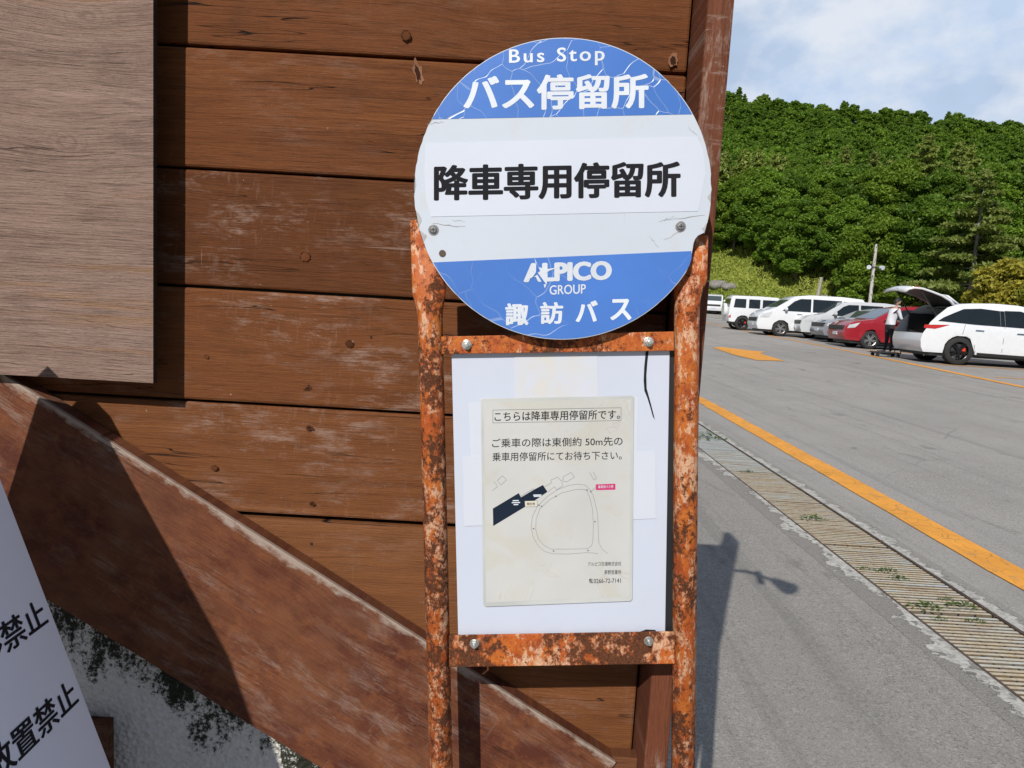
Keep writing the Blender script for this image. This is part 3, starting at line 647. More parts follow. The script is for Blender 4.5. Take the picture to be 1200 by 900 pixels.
# ---- lettering: text outlines mapped onto four pixel corners of the sign's plane
def text_mesh(body, weight=0, spacing=1.0):
    cu = bpy.data.curves.new('lettering', 'FONT'); cu.body = body; cu.space_character = spacing; cu.resolution_u = 4
    o = bpy.data.objects.new('lettering', cu); COL.objects.link(o)
    dg = bpy.context.evaluated_depsgraph_get(); me = bpy.data.meshes.new_from_object(o.evaluated_get(dg))
    n = len(me.vertices); co = np.empty(n*3); me.vertices.foreach_get('co', co); co = co.reshape(-1, 3)
    fs = [tuple(p.vertices) for p in me.polygons]
    bpy.data.objects.remove(o); bpy.data.curves.remove(cu); bpy.data.meshes.remove(me)
    V, F = [co[:, :2]], list(fs)
    if weight:
        for k in range(12):
            a = 2*math.pi*k/12
            V.append(co[:, :2]+weight*np.array([math.cos(a)*1.15, math.sin(a)*.72])); F += [tuple(i+n*(k+1) for i in f) for f in fs]
    layer = np.repeat(np.arange(len(V)), n)
    return np.concatenate(V), F, layer
def letters(body, corners, y, parent, mat, weight=0, spacing=1.0, mapf=None, name='lettering'):
    """corners: top-left, top-right, bottom-right, bottom-left of the inked area"""
    V, F, lay = text_mesh(body, weight, spacing); lo, hi = V.min(0), V.max(0); T = (V-lo)/(hi-lo)
    mp = mapf or S
    q = [mp(*c) for c in corners]; q = [np.array(p) for p in q]
    s, t = T[:, :1], T[:, 1:]
    UV = (q[0]*(1-s)+q[1]*s)*t+(q[3]*(1-s)+q[2]*s)*(1-t)
    co = np.column_stack([UV[:, 0], y-lay*4e-6, UV[:, 1]])
    me = bpy.data.meshes.new(name); me.from_pydata(co.tolist(), [], F); me.update()
    return link_mesh(name, me, mat, parent)
# ---- disc
SY[0] = -.033
c0 = ((S(485, 222)[0]+S(834, 222)[0])/2, (S(660, 44)[1]+S(660, 398)[1])/2); RV = (S(660, 44)[1]-S(660, 398)[1])/(S(834, 222)[0]-S(485, 222)[0]); rad = (S(834, 222)[0]-S(485, 222)[0])/2
bm = new(); n = 192; rr = random.Random(2)
def notch(a):
    a = (math.degrees(a)+180) % 360-180; q = 0
    if -31 < a < -17.5: q = .0115*min(1, (-17.5-a)/1.6)*min(1, (a+31)/9)+.0012*math.sin(a*3.1)
    return q

ring = [(c0[0]+(rad-notch(2*math.pi*i/n)-(.0012*rr.random()**4 if i % 3 else 0))*math.cos(2*math.pi*i/n), c0[1]+(rad-notch(2*math.pi*i/n))*RV*math.sin(2*math.pi*i/n)) for i in range(n)]
prism(bm, ring, -.0330, -.0305); disc = build('sign_disc', bm, M_enamel, sign, bevel=.0005)
def segment(pa, pb, upper):
    a, b = S(*pa), S(*pb); r2 = rad*.994; out = []
    def lineside(p): return (b[0]-a[0])*(p[1]-a[1])-(b[1]-a[1])*(p[0]-a[0])
    N = 720; P = [(c0[0]+(r2-notch(2*math.pi*i/N))*math.cos(2*math.pi*i/N), c0[1]+(r2-notch(2*math.pi*i/N))*RV*math.sin(2*math.pi*i/N)) for i in range(N)]
    ins = [lineside(p) > 0 if upper else lineside(p) < 0 for p in P]
    st = next(i for i in range(N) if ins[i] and not ins[i-1]); k = st
    while ins[k % N]: out.append(P[k % N]); k += 1
    return out[::4]+[out[-1]] if len(out) % 4 != 1 else out[::4]
bm = new(); prism(bm, segment((505, 140.5), (812, 134), True), -.0334, -.0331); build('top_band', bm, M_blue, disc)
bm = new(); prism(bm, segment((508, 306.5), (812, 294), False), -.0334, -.0331); build('bottom_band', bm, M_blue2, disc)
st = spoly('sticker', [(499, 168), (817, 160), (824, 176), (826.5, 205), (818, 247.5), (505, 254), (499, 232), (497.5, 200)], -.0336, .0005, M_sticker, disc)
YL = -.03375
letters('Bus Stop', [(596.5, 58), (708.5, 54), (708.5, 76.5), (596.5, 79)], YL, disc, M_wink, .016, 1.25)
letters('バス停留所', [(543, 88.5), (760, 86), (760, 127), (543, 130.5)], YL, disc, M_wink, .030, 1.0)
letters('降車専用停留所', [(508.5, 193.5), (797.5, 188.5), (797.5, 231), (508.5, 235.5)], YL-.0002, disc, M_black, .033, .98)
letters('ALPICO', [(613.5, 308.5), (717, 305.5), (717, 328), (613.5, 331)], YL, disc, M_wink, .052, 1.0)
# the flash across the A and the L
spoly('emblem', [(626.5, 302.5), (631, 313), (640, 315.5), (657, 313), (644, 317), (638.5, 321), (641, 332), (638.5, 338), (635, 327), (631, 320.5), (622, 326), (613.5, 331), (620, 322), (629, 316)], YL-.0003, .0002, M_wink, disc)
spoly('emblem', [(628.5, 308), (633, 317.5), (630, 319.5), (640, 333), (636.5, 333), (629.5, 321.5), (624, 325), (628, 319)], YL-.0006, .0002, plain('emblem blue', (.05, .155, .51), .4, spec=.3), disc)
letters('GROUP', [(644, 334.5), (686.5, 332.8), (686.5, 344), (644, 345.5)], YL, disc, M_wink, .012, 1.0)
for ch, x0, x1, y0, y1 in [('諏', 592, 619.5, 355.5, 381.5), ('訪', 633, 660, 354, 380), ('バ', 674.5, 700.5, 352.5, 377.5), ('ス', 715, 740, 350.5, 375.5)]:
    letters(ch, [(x0, y0), (x1, y0-.5), (x1, y1-.5), (x0, y1)], YL, disc, M_wink, .034)
def screw(px, py, par, mat):
    u, v = S(px, py); bm = new(); cyl(bm, (u, -.0331, v), (0, -1, 0), .0078, .001, 22); cyl(bm, (u, -.0341, v), (0, -1, 0), .0060, .0028, 20, .0042)
    o = build('screw', bm, mat, par, bevel=.0006)
    bm = new(); box(bm, u-.0032, u+.0032, -.0371, -.0368, v-.0006, v+.0006); box(bm, u-.0006, u+.0006, -.03715, -.0369, v-.0032, v+.0032); build('screw_slot', bm, M_darkback, par)
M_oldzinc = plain('dull zinc', (.24, .24, .245), .5, metal=.6, var=.4)
screw(508, 269.5, disc, M_oldzinc); screw(797.5, 265.5, disc, M_oldzinc)
u, v = S(518.5, 297); bm = new(); cyl(bm, (u, -.0331, v), (0, -1, 0), .0052, .0008, 14); build('rust_hole', bm, plain('rust stain', (.09, .06, .045), .8, var=.5), disc)
# dirt scratches and chips of the enamel edge
rr = random.Random(11); M_scr = plain('scratch grey', (.25, .24, .24), .8)
for px0, py0, px1, py1, w in [(507, 262, 545, 266, .0008), (778, 258, 826, 252, .0008), (778, 282, 800, 270, .0006), (772, 260, 790, 254, .0007), (500, 145, 520, 143, .0006), (545, 260, 530, 258, .0005), (760, 276, 772, 290, .0004), (806, 148, 822, 165, .0004)]:
    bm = new(); a, b = Vector((S(px0, py0)[0], 0, S(px0, py0)[1])), Vector((S(px1, py1)[0], 0, S(px1, py1)[1])); N = 9; prev = None; d = (b-a).normalized(); pn = Vector((-d.z, 0, d.x))
    for k in range(N):
        c = a+(b-a)*k/(N-1)+pn*rr.uniform(-.0012, .0012); ww = w*rr.uniform(.3, 1)*(1-abs(k/(N-1)-.5)*1.3)
        q = [bm.verts.new(c+pn*ww+Vector((0, -.03325, 0))), bm.verts.new(c-pn*ww+Vector((0, -.03325, 0)))]
        if prev: bm.faces.new((prev[0], prev[1], q[1], q[0]))
        prev = q
    build('scratch', bm, M_scr, disc)
M_chip = white_mat('chipped enamel', (.40, .40, .41), dirt=(.25, .2, .17), amt=1.2, rough=.8)
for ang, w, h in [(-3, .006, .014), (-15, .008, .012), (176, .004, .02), (189, .008, .02), (196, .009, .014), (150, .003, .010)]:
    bm = new(); a = R(ang); pts = []
    for k in range(7):
        t = a+(k/6-.5)*h/rad*1.6; pts.append((c0[0]+rad*.998*math.cos(t), c0[1]+rad*RV*.998*math.sin(t)))
    for k in range(6, -1, -1):
        t = a+(k/6-.5)*h/rad*1.3; q = rad-w*math.sin(math.pi*k/6)*rr.uniform(.4, 1); pts.append((c0[0]+q*math.cos(t), c0[1]+q*RV*math.sin(t)))
    bm.faces.new([bm.verts.new((p[0], -.03328, p[1])) for p in pts])
    build('chipped_edge', bm, M_chip, disc)
# ---- laminated notice
SY[0] = -.006
nt = spoly('notice_sheet', [(563.5, 468.5), (566, 467), (740, 463.8), (743, 465.5), (741, 702), (738.5, 704.5), (569, 711), (566.5, 709)], -.0062, .0011, M_lam, sign, .0003)
spoly('paper', [(567, 471), (739.5, 467.5), (737.5, 699), (569.5, 706)], -.0064, .0001, M_notice, nt)
YN = -.0066
def strokes(name, lines, w, mat, y, mapf, parent):
    for ln in lines:
        bm = new()
        P = [Vector(mapf(*p)) for p in ln]
        for i, (p, q) in enumerate(zip(P, P[1:])):
            t = (q-p).normalized(); nn = Vector((-t.y, t.x))*w/2; p, q = p-t*w*.4, q+t*w*.4
            bm.faces.new([bm.verts.new((k.x, y-(i % 2)*2e-5, k.y)) for k in (p+nn, q+nn, q-nn, p-nn)])
        build(name, bm, mat, parent)
strokes('text_frame', [[(577.6, 480.5), (727.7, 477.7), (727.7, 492.7), (577.6, 495.5), (577.6, 480.5)]], .0006, M_line, YN, S, nt)
letters('こちらは降車専用停留所です。', [(579.5, 482.5), (726.5, 479.8), (726.5, 491), (579.5, 493.8)], YN, nt, M_ink, .012)
letters('ご乗車の際は東側約 50m先の', [(576.7, 514), (729.5, 511.5), (729.5, 522), (576.7, 524.5)], YN, nt, M_ink, .006)
letters('乗車用停留所にてお待ち下さい。', [(577, 530.2), (728.5, 528.2), (728.5, 538.5), (577, 540.5)], YN, nt, M_ink, .006)
letters('アルピコ交通株式会社', [(689, 658.5), (728, 657.8), (728, 662.7), (689, 663.3)], YN, nt, M_ink, .004)
letters('茅野営業所', [(708, 668), (728, 667.6), (728, 672.8), (708, 673.2)], YN, nt, M_ink, .004)
letters('℡', [(690.5, 678.2), (695, 678.1), (695, 683.2), (690.5, 683.3)], YN, nt, M_ink, .004)
letters('0266-72-7141', [(695.8, 678.2), (727.5, 677.5), (727.5, 682.7), (695.8, 683.4)], YN, nt, M_ink, .006)
Zm = lambda x, y: S(540+x*.2111, 530+y*.2111)
bm = new(); prism(bm, [Zm(*p) for p in [(178, 312), (322, 226), (334, 250), (408, 206), (456, 181), (481, 219), (418, 262), (352, 305), (180, 409)]], YN, YN+.0001); build('map_building', bm, M_navy, nt)
outer = [(815, 561), (785, 540), (765, 500), (762, 400), (757, 330), (735, 240), (715, 205), (690, 182), (650, 176), (600, 183), (540, 205), (480, 245), (425, 300), (398, 355), (390, 420), (402, 470), (430, 520), (465, 550), (510, 563), (600, 564), (700, 556), (760, 562)]
inner = [(700, 215), (715, 250), (730, 310), (736, 400), (733, 490), (725, 520), (700, 535), (600, 537), (500, 537), (460, 515), (430, 480), (416, 430), (418, 370), (440, 310), (490, 265), (560, 225), (640, 206), (685, 205), (700, 215)]
small = [[(203, 156), (233, 130), (254, 154), (222, 181), (203, 156)], [(176, 212), (204, 190), (184, 162)], [(466, 190), (505, 168), (498, 155), (538, 137), (556, 158), (570, 150), (566, 138), (612, 111), (631, 137), (586, 165), (575, 158), (560, 168), (566, 185), (532, 209), (520, 190), (486, 218)],
         [(716, 112), (738, 153), (754, 145), (735, 110)], [(333, 245), (403, 202), (408, 208)]]
strokes('map_line', [outer, inner]+small, .00045, M_line, YN, Zm, nt)
bm = new(); prism(bm, [Zm(*p) for p in [(749, 178), (858, 174), (858, 207), (750, 210)]], YN, YN+.0001); build('map_label', bm, M_pink, nt)
letters('乗車用バス停', [Zm and (540+762*.2111, 530+183*.2111), (540+846*.2111, 530+181*.2111), (540+846*.2111, 530+198*.2111), (540+762*.2111, 530+200*.2111)], YN-.0002, nt, M_wink, .01)
bm = new(); prism(bm, [Zm(*p) for p in [(355, 270), (423, 268), (424, 300), (357, 302)]], YN-.0002, YN-.0001); build('map_label', bm, M_cream, nt)
strokes('label_frame', [[(355, 270), (423, 268), (424, 300), (357, 302), (355, 270)], [(423, 285), (436, 294)], [(749, 195), (724, 215)]], .0004, M_line, YN-.0003, Zm, nt)
letters('現在地', [(540+366*.2111, 530+278*.2111), (540+412*.2111, 530+277*.2111), (540+412*.2111, 530+293*.2111), (540+366*.2111, 530+294*.2111)], YN-.0004, nt, M_ink, .01)
bm = new()
for x, y, w in [(305, 268, 34), (306, 279, 46), (306, 290, 26), (425, 237, 46), (425, 244, 40)]:
    bm = new(); prism(bm, [Zm(x-w/2, y-3), Zm(x+w/2, y-4), Zm(x+w/2, y+2), Zm(x-w/2, y+3)], YN-.0003, YN-.0002); build('map_caption', bm, M_wink, nt)
bm = new()
for x, y in [(527, 244), (449, 300), (434, 294), (701, 209), (721, 219), (745, 385), (404, 424), (515, 548), (706, 545)]:
    bm = new(); prism(bm, [Zm(x-6, y-2), Zm(x, y-5), Zm(x+6, y+1), Zm(x, y+4)], YN-.0001, YN); build('map_mark', bm, M_line, nt)

# =================================================================== FOLDING NO-DUMPING SIGN
e_top, e_bot = on_y(0, 560, .99), on_y(130, 900, .99)
edir = (e_bot-e_top).normalized(); TZ = 1.362
ftop = e_top+edir*((TZ-e_top.z)/edir.z); AZ = R(-3); dd_ = Vector((math.sin(AZ), math.cos(AZ), 0)); WID = .6
fold = empty('folding_sign', 'white folding floor sign with black no-littering lettering at the lower left', 'sign', (ftop.x-.05, .99-.3, 0))
n_out = dd_.cross(edir); n_out = n_out if n_out.x > 0 else -n_out
M_abw = white_mat('white sign panel', (.68, .76, .90), amt=.06)
def panel(name, top, e, nn, length, mat, th=.006):
    bm = new(); A = top-dd_*WID; q = [A, top, top+e*length, A+e*length]; lo = [bm.verts.new(p) for p in q]; hi = [bm.verts.new(p-nn*th) for p in q]
    bm.faces.new(lo); bm.faces.new(hi[::-1])
    for i in range(4): bm.faces.new((lo[i], hi[i], hi[(i+1) % 4], lo[(i+1) % 4]))
    o = build(name, bm, mat, fold, bevel=.0012); o.matrix_parent_inverse = Matrix.Translation(fold.location).inverted(); return o
LEN = ftop.z/-edir.z-.01
pf = panel('front_panel', ftop, edir, n_out, LEN, M_abw)
e2 = Vector((-edir.x*.9, 0, edir.z)).normalized(); n2 = Vector((-n_out.x, n_out.y, n_out.z))
bt = ftop-Vector((.085, 0, 0)); panel('back_panel', bt, e2, n2, LEN, M_abw)
bm = new(); a_, b_, c_, d_ = ftop, bt, bt+e2*LEN*.98, ftop+edir*LEN*.98; off_ = dd_*.001
bm.faces.new([bm.verts.new(p+off_) for p in (a_-n_out*.002, b_-n2*.002, c_-n2*.002, d_-n_out*.002)])  # unseen web, added to close the gap in the sign's cast shadow
o = build('shadow_web', bm, M_abw, fold); o.matrix_parent_inverse = Matrix.Translation(fold.location).inverted()
bm = new(); A = ftop-dd_*WID; tube(bm, [A-Vector((.0425, 0, .004)), ftop-Vector((.0425, 0, .004))], .045, 4); o = build('hinge_cap', bm, M_dkmetal, fold); o.matrix_parent_inverse = Matrix.Translation(fold.location).inverted()
def fold_text(body, z, s1, s0, hgt, weight):
    V, F, lay = text_mesh(body, weight); lo, hi = V.min(0), V.max(0); T = (V-lo)/(hi-lo)
    base = ftop+edir*((z-ftop.z)/edir.z)
    co = []
    for (s, t), l in zip(T, lay):
        p = base-dd_*(s0+(s1-s0)*s)-edir*(hgt*(t-.5))+n_out*(.0006+l*4e-6); co.append(tuple(p))
    me = bpy.data.meshes.new('lettering'); me.from_pydata(co, [], F); me.update()
    return link_mesh('lettering', me, M_black, pf)
# s runs from the near end (s0) to the far edge (s1)
fold_text('ボール禁止', on_y(58, 711, .99).z, .012, .245, .042, .02)
fold_text('放置禁止', on_y(93, 803, .99).z, .012, .198, .042, .02)

# =================================================================== TREES
def leaf_mesh(name, lobes, per, size, mat, flat=.3, seed=0, droop=0.0, elong=1.6):
    """lobes: (x,y,z, rx,ry,rz, tint) clumps of leaf-sized faces"""
    g = np.random.default_rng(seed); P, T = [], []
    for (x, y, z, rx, ry, rz, t) in lobes:
        n = int(per*(rx*ry)**.85)
        d = g.normal(size=(n, 3)); d /= np.linalg.norm(d, axis=1)[:, None]; r = g.random(n)**.42
        p = d*r[:, None]*np.array([rx, ry, rz]); p[:, 2] -= droop*(p[:, 0]**2+p[:, 1]**2)
        P.append(p+np.array([x, y, z])); T.append(np.clip(t+g.normal(0, .16, n), 0, 1))
    P = np.concatenate(P); T = np.concatenate(T); n = len(P)
    nz = g.normal(size=(n, 3)); nz[:, 2] = np.abs(nz[:, 2])*.9+flat; nz /= np.linalg.norm(nz, axis=1)[:, None]
    a = g.normal(size=(n, 3)); u = np.cross(nz, a); u /= np.linalg.norm(u, axis=1)[:, None]; v = np.cross(nz, u)
    s = size*g.uniform(.6, 1.35, n)[:, None]
    V = np.stack([P-u*s*elong*.5, P+v*s*.42+u*s*.1, P+u*s*elong*.5, P-v*s*.42+u*s*.1], 1).reshape(-1, 3)
    me = bpy.data.meshes.new(name); me.vertices.add(4*n); me.vertices.foreach_set('co', V.ravel().astype(np.float32))
    me.loops.add(4*n); me.loops.foreach_set('vertex_index', np.arange(4*n, dtype=np.int32)); me.polygons.add(n)
    me.polygons.foreach_set('loop_start', np.arange(0, 4*n, 4, dtype=np.int32)); me.update(calc_edges=True)
    at = me.attributes.new('tint', 'FLOAT', 'POINT'); at.data.foreach_set('value', np.repeat(T, 4).astype(np.float32))
    me.materials.append(mat); return me
def wood_mesh(name, bits, mat):
    bm = new()
    for pts, rad in bits: tube(bm, pts, rad, 7)
    me = bpy.data.meshes.new(name); bm.to_mesh(me); bm.free(); me.materials.append(mat); return me
def broad_tree(seed, H, Rw, per, size, bole=.16, mat=None, bmat=None, dense=1.0):
    g = random.Random(seed); lobes, bits = [], []
    tp = [(0, 0, -.6)]; x = y = 0
    for k in range(1, 7): x += g.uniform(-.12, .12); y += g.uniform(-.12, .12); tp.append((x, y, H*.85*k/6))
    bits.append((tp, [.017*H*(1-.14*k)+.02 for k in range(7)]))
    N = int(64*dense)
    for i in range(N):
        f = i/N; h = H*(bole+(.98-bole)*(f**.85)); prof = math.sqrt(max(.05, 1-((f-.42)/.62)**2))
        a = i*2.4+g.uniform(-.6, .6); r = Rw*prof*(.2+.85*g.random()**.6)*(1.08-.2*f)
        cx, cy = math.cos(a)*r, math.sin(a)*r; s = g.uniform(.55, 1.2)*Rw*.29; h += g.uniform(-.05, .05)*H
        lobes.append((cx, cy, h-.08*r, s, s*g.uniform(.75, 1.1), s*g.uniform(.42, .75), g.uniform(.1, .95)))
        if i % 3 == 0:
            k = max(1, min(5, int(6*(h*.8)/(H*.85)))); b = tp[k]
            bits.append(([b, ((b[0]+cx)/2, (b[1]+cy)/2, (b[2]+h)/2+.3), (cx, cy, h-.1)], [.05+.004*H, .04, .015]))
    lobes.append((0, 0, H*.95, Rw*.35, Rw*.35, Rw*.3, .6))
    lobes.append((0, 0, H*(bole+.98)/2, Rw*.92, Rw*.92, H*(.99-bole)/2, .5)); lobes.append((0, 0, H*.40, Rw*.85, Rw*.85, H*.25, .45))
    return leaf_mesh('crown', lobes, per, size, mat or M_leaf, seed=seed, droop=.06), wood_mesh('trunk', bits, bmat or M_bark)
def needle_tree(seed, H, Rw, per, size, bare=.3, mat=None, thin=1.0):
    g = random.Random(seed); lobes = []; bits = [([(0, 0, -.5), (.05, 0, H*.5), (0, 0, H)], [.017*H, .011*H, .02])]
    n = int(H*3.4*thin)
    for i in range(n):
        f = i/n; h = H*(bare+(1-bare)*f); L = Rw*(1-f)**.75*g.uniform(.65, 1.1)+.25; a = i*2.4+g.uniform(-.4, .4)
        ex, ey = math.cos(a)*L, math.sin(a)*L; ez = h-.08*L+g.uniform(-.15, .25)
        bits.append(([(0, 0, h), (ex*.55, ey*.55, h-.02*L), (ex, ey, ez)], [.05*(1-f)+.012, .03*(1-f)+.01, .008]))
        for q in (.45, .72, .98):
            s = .36*L*(1.15-.5*q)+.16; lobes.append((ex*q, ey*q, h+(ez-h)*q, s, s*.8, .10+.10*s, g.uniform(.15, .9)))
    for i in range(int(9*thin)):                                    # dead lower branches
        h = H*g.uniform(bare*.55, bare+.12); a = g.uniform(0, 6.28); L = Rw*g.uniform(.5, 1.05)
        ex, ey = math.cos(a)*L, math.sin(a)*L
        bits.append(([(0, 0, h), (ex*.5, ey*.5, h-.12*L), (ex, ey, h-.05*L+g.uniform(-.2, .4))], [.05, .03, .012]))
    return leaf_mesh('crown', lobes, per, size, mat or M_larch, seed=seed, flat=.25, droop=.1, elong=2.2), wood_mesh('trunk', bits, M_bark2)
def tree_at(meshes, name, x, y, sc, label, group=None, rz=None, szz=1.0, lean=0):
    o = empty(name, label, 'tree', (x, y, gz(x, y)-.08), (lean, 0, random.uniform(0, 6.28) if rz is None else rz), group)
    o.scale = (sc, sc, sc*szz)
    for nm, me in (('crown', meshes[0]), ('trunk', meshes[1])):
        c = bpy.data.objects.new(nm, me); COL.objects.link(c); c.parent = o
    return o
near = [broad_tree(s, 8.4, 3.2, 1500, .19, .10, dense=1.35) for s in (1, 2, 3, 4, 5)]
mid = [broad_tree(s+20, 8.6, 4.0, 640, .25, .12, dense=1.15) for s in (1, 2, 3, 4)]
far = [broad_tree(s+40, 9.0, 4.3, 80, .62, .15, dense=.9) for s in (1, 2, 3, 4)]
ndl = [needle_tree(s, 14, 3.6, 420, .26, .18) for s in (1, 2)]
ndl_far = [needle_tree(s+9, 13, 3.4, 110, .5, .1) for s in (1, 2)]
FOREST = 'broadleaf trees covering the hillside'
pts = []
def ok(x, y, dmin): return all((x-a)**2+(y-b)**2 > dmin*dmin for a, b in pts)
rt = random.Random(12); tries = 0; count = 0
# the front row first, then the slope behind it
def azi(x, y): return math.degrees(math.atan2(x, y))
fill = []
while tries < 90000 and count+len(fill) < 2000:
    tries += 1
    u = rt.random(); y = 50+222*u**.8; a = rt.uniform(-4, 41); x = y*math.tan(R(a))
    d = cell(x, y)
    if not forest_at(x, y) or y > 270: continue
    sp = 2.9+max(0, d-10)*.0085
    if not ok(x, y, sp): continue
    pts.append((x, y)); fill.append((y, x))
fill.sort(); rest = []
for y, x in fill:
    d = cell(x, y); h = rt.random(); edge_row = sum(1 for k in (2, 4, 6) if not forest_at(x*(1-k/y), y-k)) > 0
    con = h < .09 and d > 30
    if count >= 290 or azi(x, y) < 14: rest.append((x, y, con)); continue
    count += 1
    if edge_row: tree_at(near[rt.randrange(5)], 'leafy_tree', x, y, rt.uniform(.62, .92), 'bright green broadleaf tree in the front row at the foot of the wooded hill', 'front trees at the foot of the hill')
    elif d < 40: tree_at((near+mid)[rt.randrange(9)], 'leafy_tree', x, y, rt.uniform(.55, .85), 'broadleaf tree in the dense dark green forest on the hillside', FOREST)
    elif con: tree_at(ndl_far[rt.randrange(2)], 'conifer_tree', x, y, rt.uniform(.55, .82), 'pointed conifer standing among the broadleaf trees on the hillside', 'conifers on the hillside')
    else: tree_at(mid[rt.randrange(4)], 'leafy_tree', x, y, rt.uniform(.5, .8), 'broadleaf tree in the dense dark green forest on the hillside', FOREST)
# the wood further up, past the trees built one by one
Vs, Ts, n_ = [], [], 0
for x, y, con in rest:
    me = (ndl_far if con else far)[rt.randrange(2 if con else 4)][0]; k = len(me.vertices); co = np.empty(k*3, dtype=np.float32); me.vertices.foreach_get('co', co); co = co.reshape(-1, 3)
    t = np.empty(k, dtype=np.float32); me.attributes['tint'].data.foreach_get('value', t); a = rt.uniform(0, 6.28); sc_ = rt.uniform(.38, .72) if y > 150 else rt.uniform(.6, .9); c_, s_ = math.cos(a)*sc_, math.sin(a)*sc_
    Vs.append(np.column_stack([co[:, 0]*c_-co[:, 1]*s_+x, co[:, 0]*s_+co[:, 1]*c_+y, co[:, 2]*sc_+gz(x, y)])); Ts.append(np.clip(t*.7+rt.uniform(-.1, .4), 0, 1))
V = np.concatenate(Vs).astype(np.float32); n_ = len(V)//4
me = bpy.data.meshes.new('hilltop_wood'); me.vertices.add(4*n_); me.vertices.foreach_set('co', V.ravel()); me.loops.add(4*n_); me.loops.foreach_set('vertex_index', np.arange(4*n_, dtype=np.int32)); me.polygons.add(n_)
me.polygons.foreach_set('loop_start', np.arange(0, 4*n_, 4, dtype=np.int32)); me.update(calc_edges=True); at = me.attributes.new('tint', 'FLOAT', 'POINT'); at.data.foreach_set('value', np.concatenate(Ts).astype(np.float32))
o = stuff(link_mesh('hilltop_wood', me, M_leaf)); o['label'] = 'dense green wood covering the upper hill up to the skyline'
print('REST', len(rest), n_)
print('TREES', count, tries)
# single trees
def base_at(px, py, y):
    p = on_y(px, py, y); return p.x, y
x, y = base_at(1135, 357, 47); tree_at(needle_tree(33, 14, 4.6, 330, .26, .30, thin=.75), 'larch_tree', x, y, .78, 'tall sparse larch with bare grey lower branches at the right, behind the white car', rz=1.0)
x, y = base_at(1068, 330, 58); tree_at(ndl[0], 'larch_tree', x, y, .70, 'pale green feathery larch left of the tall bare-branched one', rz=2.0)
x, y = base_at(1105, 330, 62); tree_at(ndl[1], 'larch_tree', x, y, .62, 'smaller feathery larch just behind and left of the tall bare-branched one', rz=3.0)
x, y = base_at(1205, 330, 56); tree_at(ndl[1], 'larch_tree', x, y, .72, 'dark larch cut by the right edge of the picture', rz=.4)
x, y = base_at(1182, 372, 38); tree_at(broad_tree(77, 4.6, 2.3, 700, .2, .05, M_yleaf), 'yellowing_tree', x, y, .92, 'low round tree with yellowing orange green leaves at the right edge')
x, y = base_at(1222, 372, 36); tree_at(broad_tree(78, 4.2, 2.2, 700, .2, .05, M_yleaf), 'yellowing_tree', x, y, .8, 'second yellowing tree half outside the right edge')
x, y = base_at(958, 337, 54); bt = wood_mesh('trunk', [([(0, 0, -.4), (.05, 0, 1.6), (.22, 0, 3.4)], [.19, .16, .12])], M_bark2)
o = empty('bare_trunk', 'pale bare tree trunk standing in front of the forest edge', 'tree trunk', (x, y, gz(x, y))); c = bpy.data.objects.new('trunk', bt); COL.objects.link(c); c.parent = o
# grass on the bank
def grass_blades(n):
    g = np.random.default_rng(5); V, T = [], []
    k = 0
    while k < n:
        y = g.uniform(40, 84); x = y*math.tan(R(g.uniform(-3, 33)))
        d = cell(x, y)
        if d < .2 or d > 22: continue
        z = gz(x, y)-.03; h = g.uniform(.08, .30)*(2.0 if g.random() < .05 else .8); a = g.uniform(0, 3.14); w = g.uniform(.05, .16); t = g.random()*.5+.5*(math.sin(x*.9+y*.5)*.5+.5)
        c, s_ = math.cos(a)*w/2, math.sin(a)*w/2; lx, ly = g.normal(0, .15, 2)
        V += [(x-c, y-s_, z), (x+c, y+s_, z), (x+c*.4+lx, y+s_*.4+ly, z+h), (x-c*.7+lx, y-s_*.7+ly, z+h*.8)]; T += [t]*4; k += 1
    me = bpy.data.meshes.new('bank_grass'); me.from_pydata(V, [], [(i, i+1, i+2, i+3) for i in range(0, len(V), 4)])
    at = me.attributes.new('tint', 'FLOAT', 'POINT'); at.data.foreach_set('value', T)
    stuff(link_mesh('bank_grass', me, M_blade))
grass_blades(75000)
for px, py, y, s, l in [(842, 331, 66, .7, 'grey boulder at the left foot of the grassy bank'), (855, 334, 65, .55, 'grey boulder right of the leftmost one on the bank'), (985, 338, 57, .35, 'small grey rock on the grass above the white minivan'), (968, 334, 58, .3, 'small rock beside the pale bare trunk')]:
    p = on_y(px, py, y); bm = new(); bmesh.ops.create_icosphere(bm, subdivisions=3, radius=1)
    for v in bm.verts: v.co *= 1+.22*math.sin(v.co.x*4+px)*math.cos(v.co.y*3.3+v.co.z*2); v.co.x *= 1.3*s; v.co.y *= s; v.co.z *= .65*s
    o = build('boulder', bm, M_rock, smooth=True); o.location = (p.x, y, gz(p.x, y)+.1); tag(o, l, 'rock')
# pale pole with two lamp heads
x, y = base_at(1019, 357, 46); z = gz(x, y); top = on_y(1026, 286, 46).z-z
M_pole = Mat('mottled pale pole', .8, .2); _n = M_pole.noise(5, 4, .6, M_pole.map((2, 2, .9))); M_pole.color(M_pole.mix(M_pole.rng(_n, .52, .6), (.46, .44, .41), (.1, .095, .09))); M_pole = M_pole.m
pole = empty('lamp_pole', 'pale mottled pole with a pair of white lamp heads at the forest edge', 'pole', (x, y, z))
bm = new(); tube(bm, [(0, 0, -.3), (0, 0, top)], [.12, .085], 14); build('pole_shaft', bm, M_pole, pole)
zz = top*.74; bm = new(); box(bm, -.42, .42, -.12, -.06, zz-.03, zz+.03); build('cross_arm', bm, M_dkmetal, pole)
for s in (-1, 1):
    bm = new(); cyl(bm, (s*.38, -.05, zz), (s*.3, -1, -.2), .10, .26, 14, .14); build('lamp_head', bm, M_tape, pole, smooth=False)

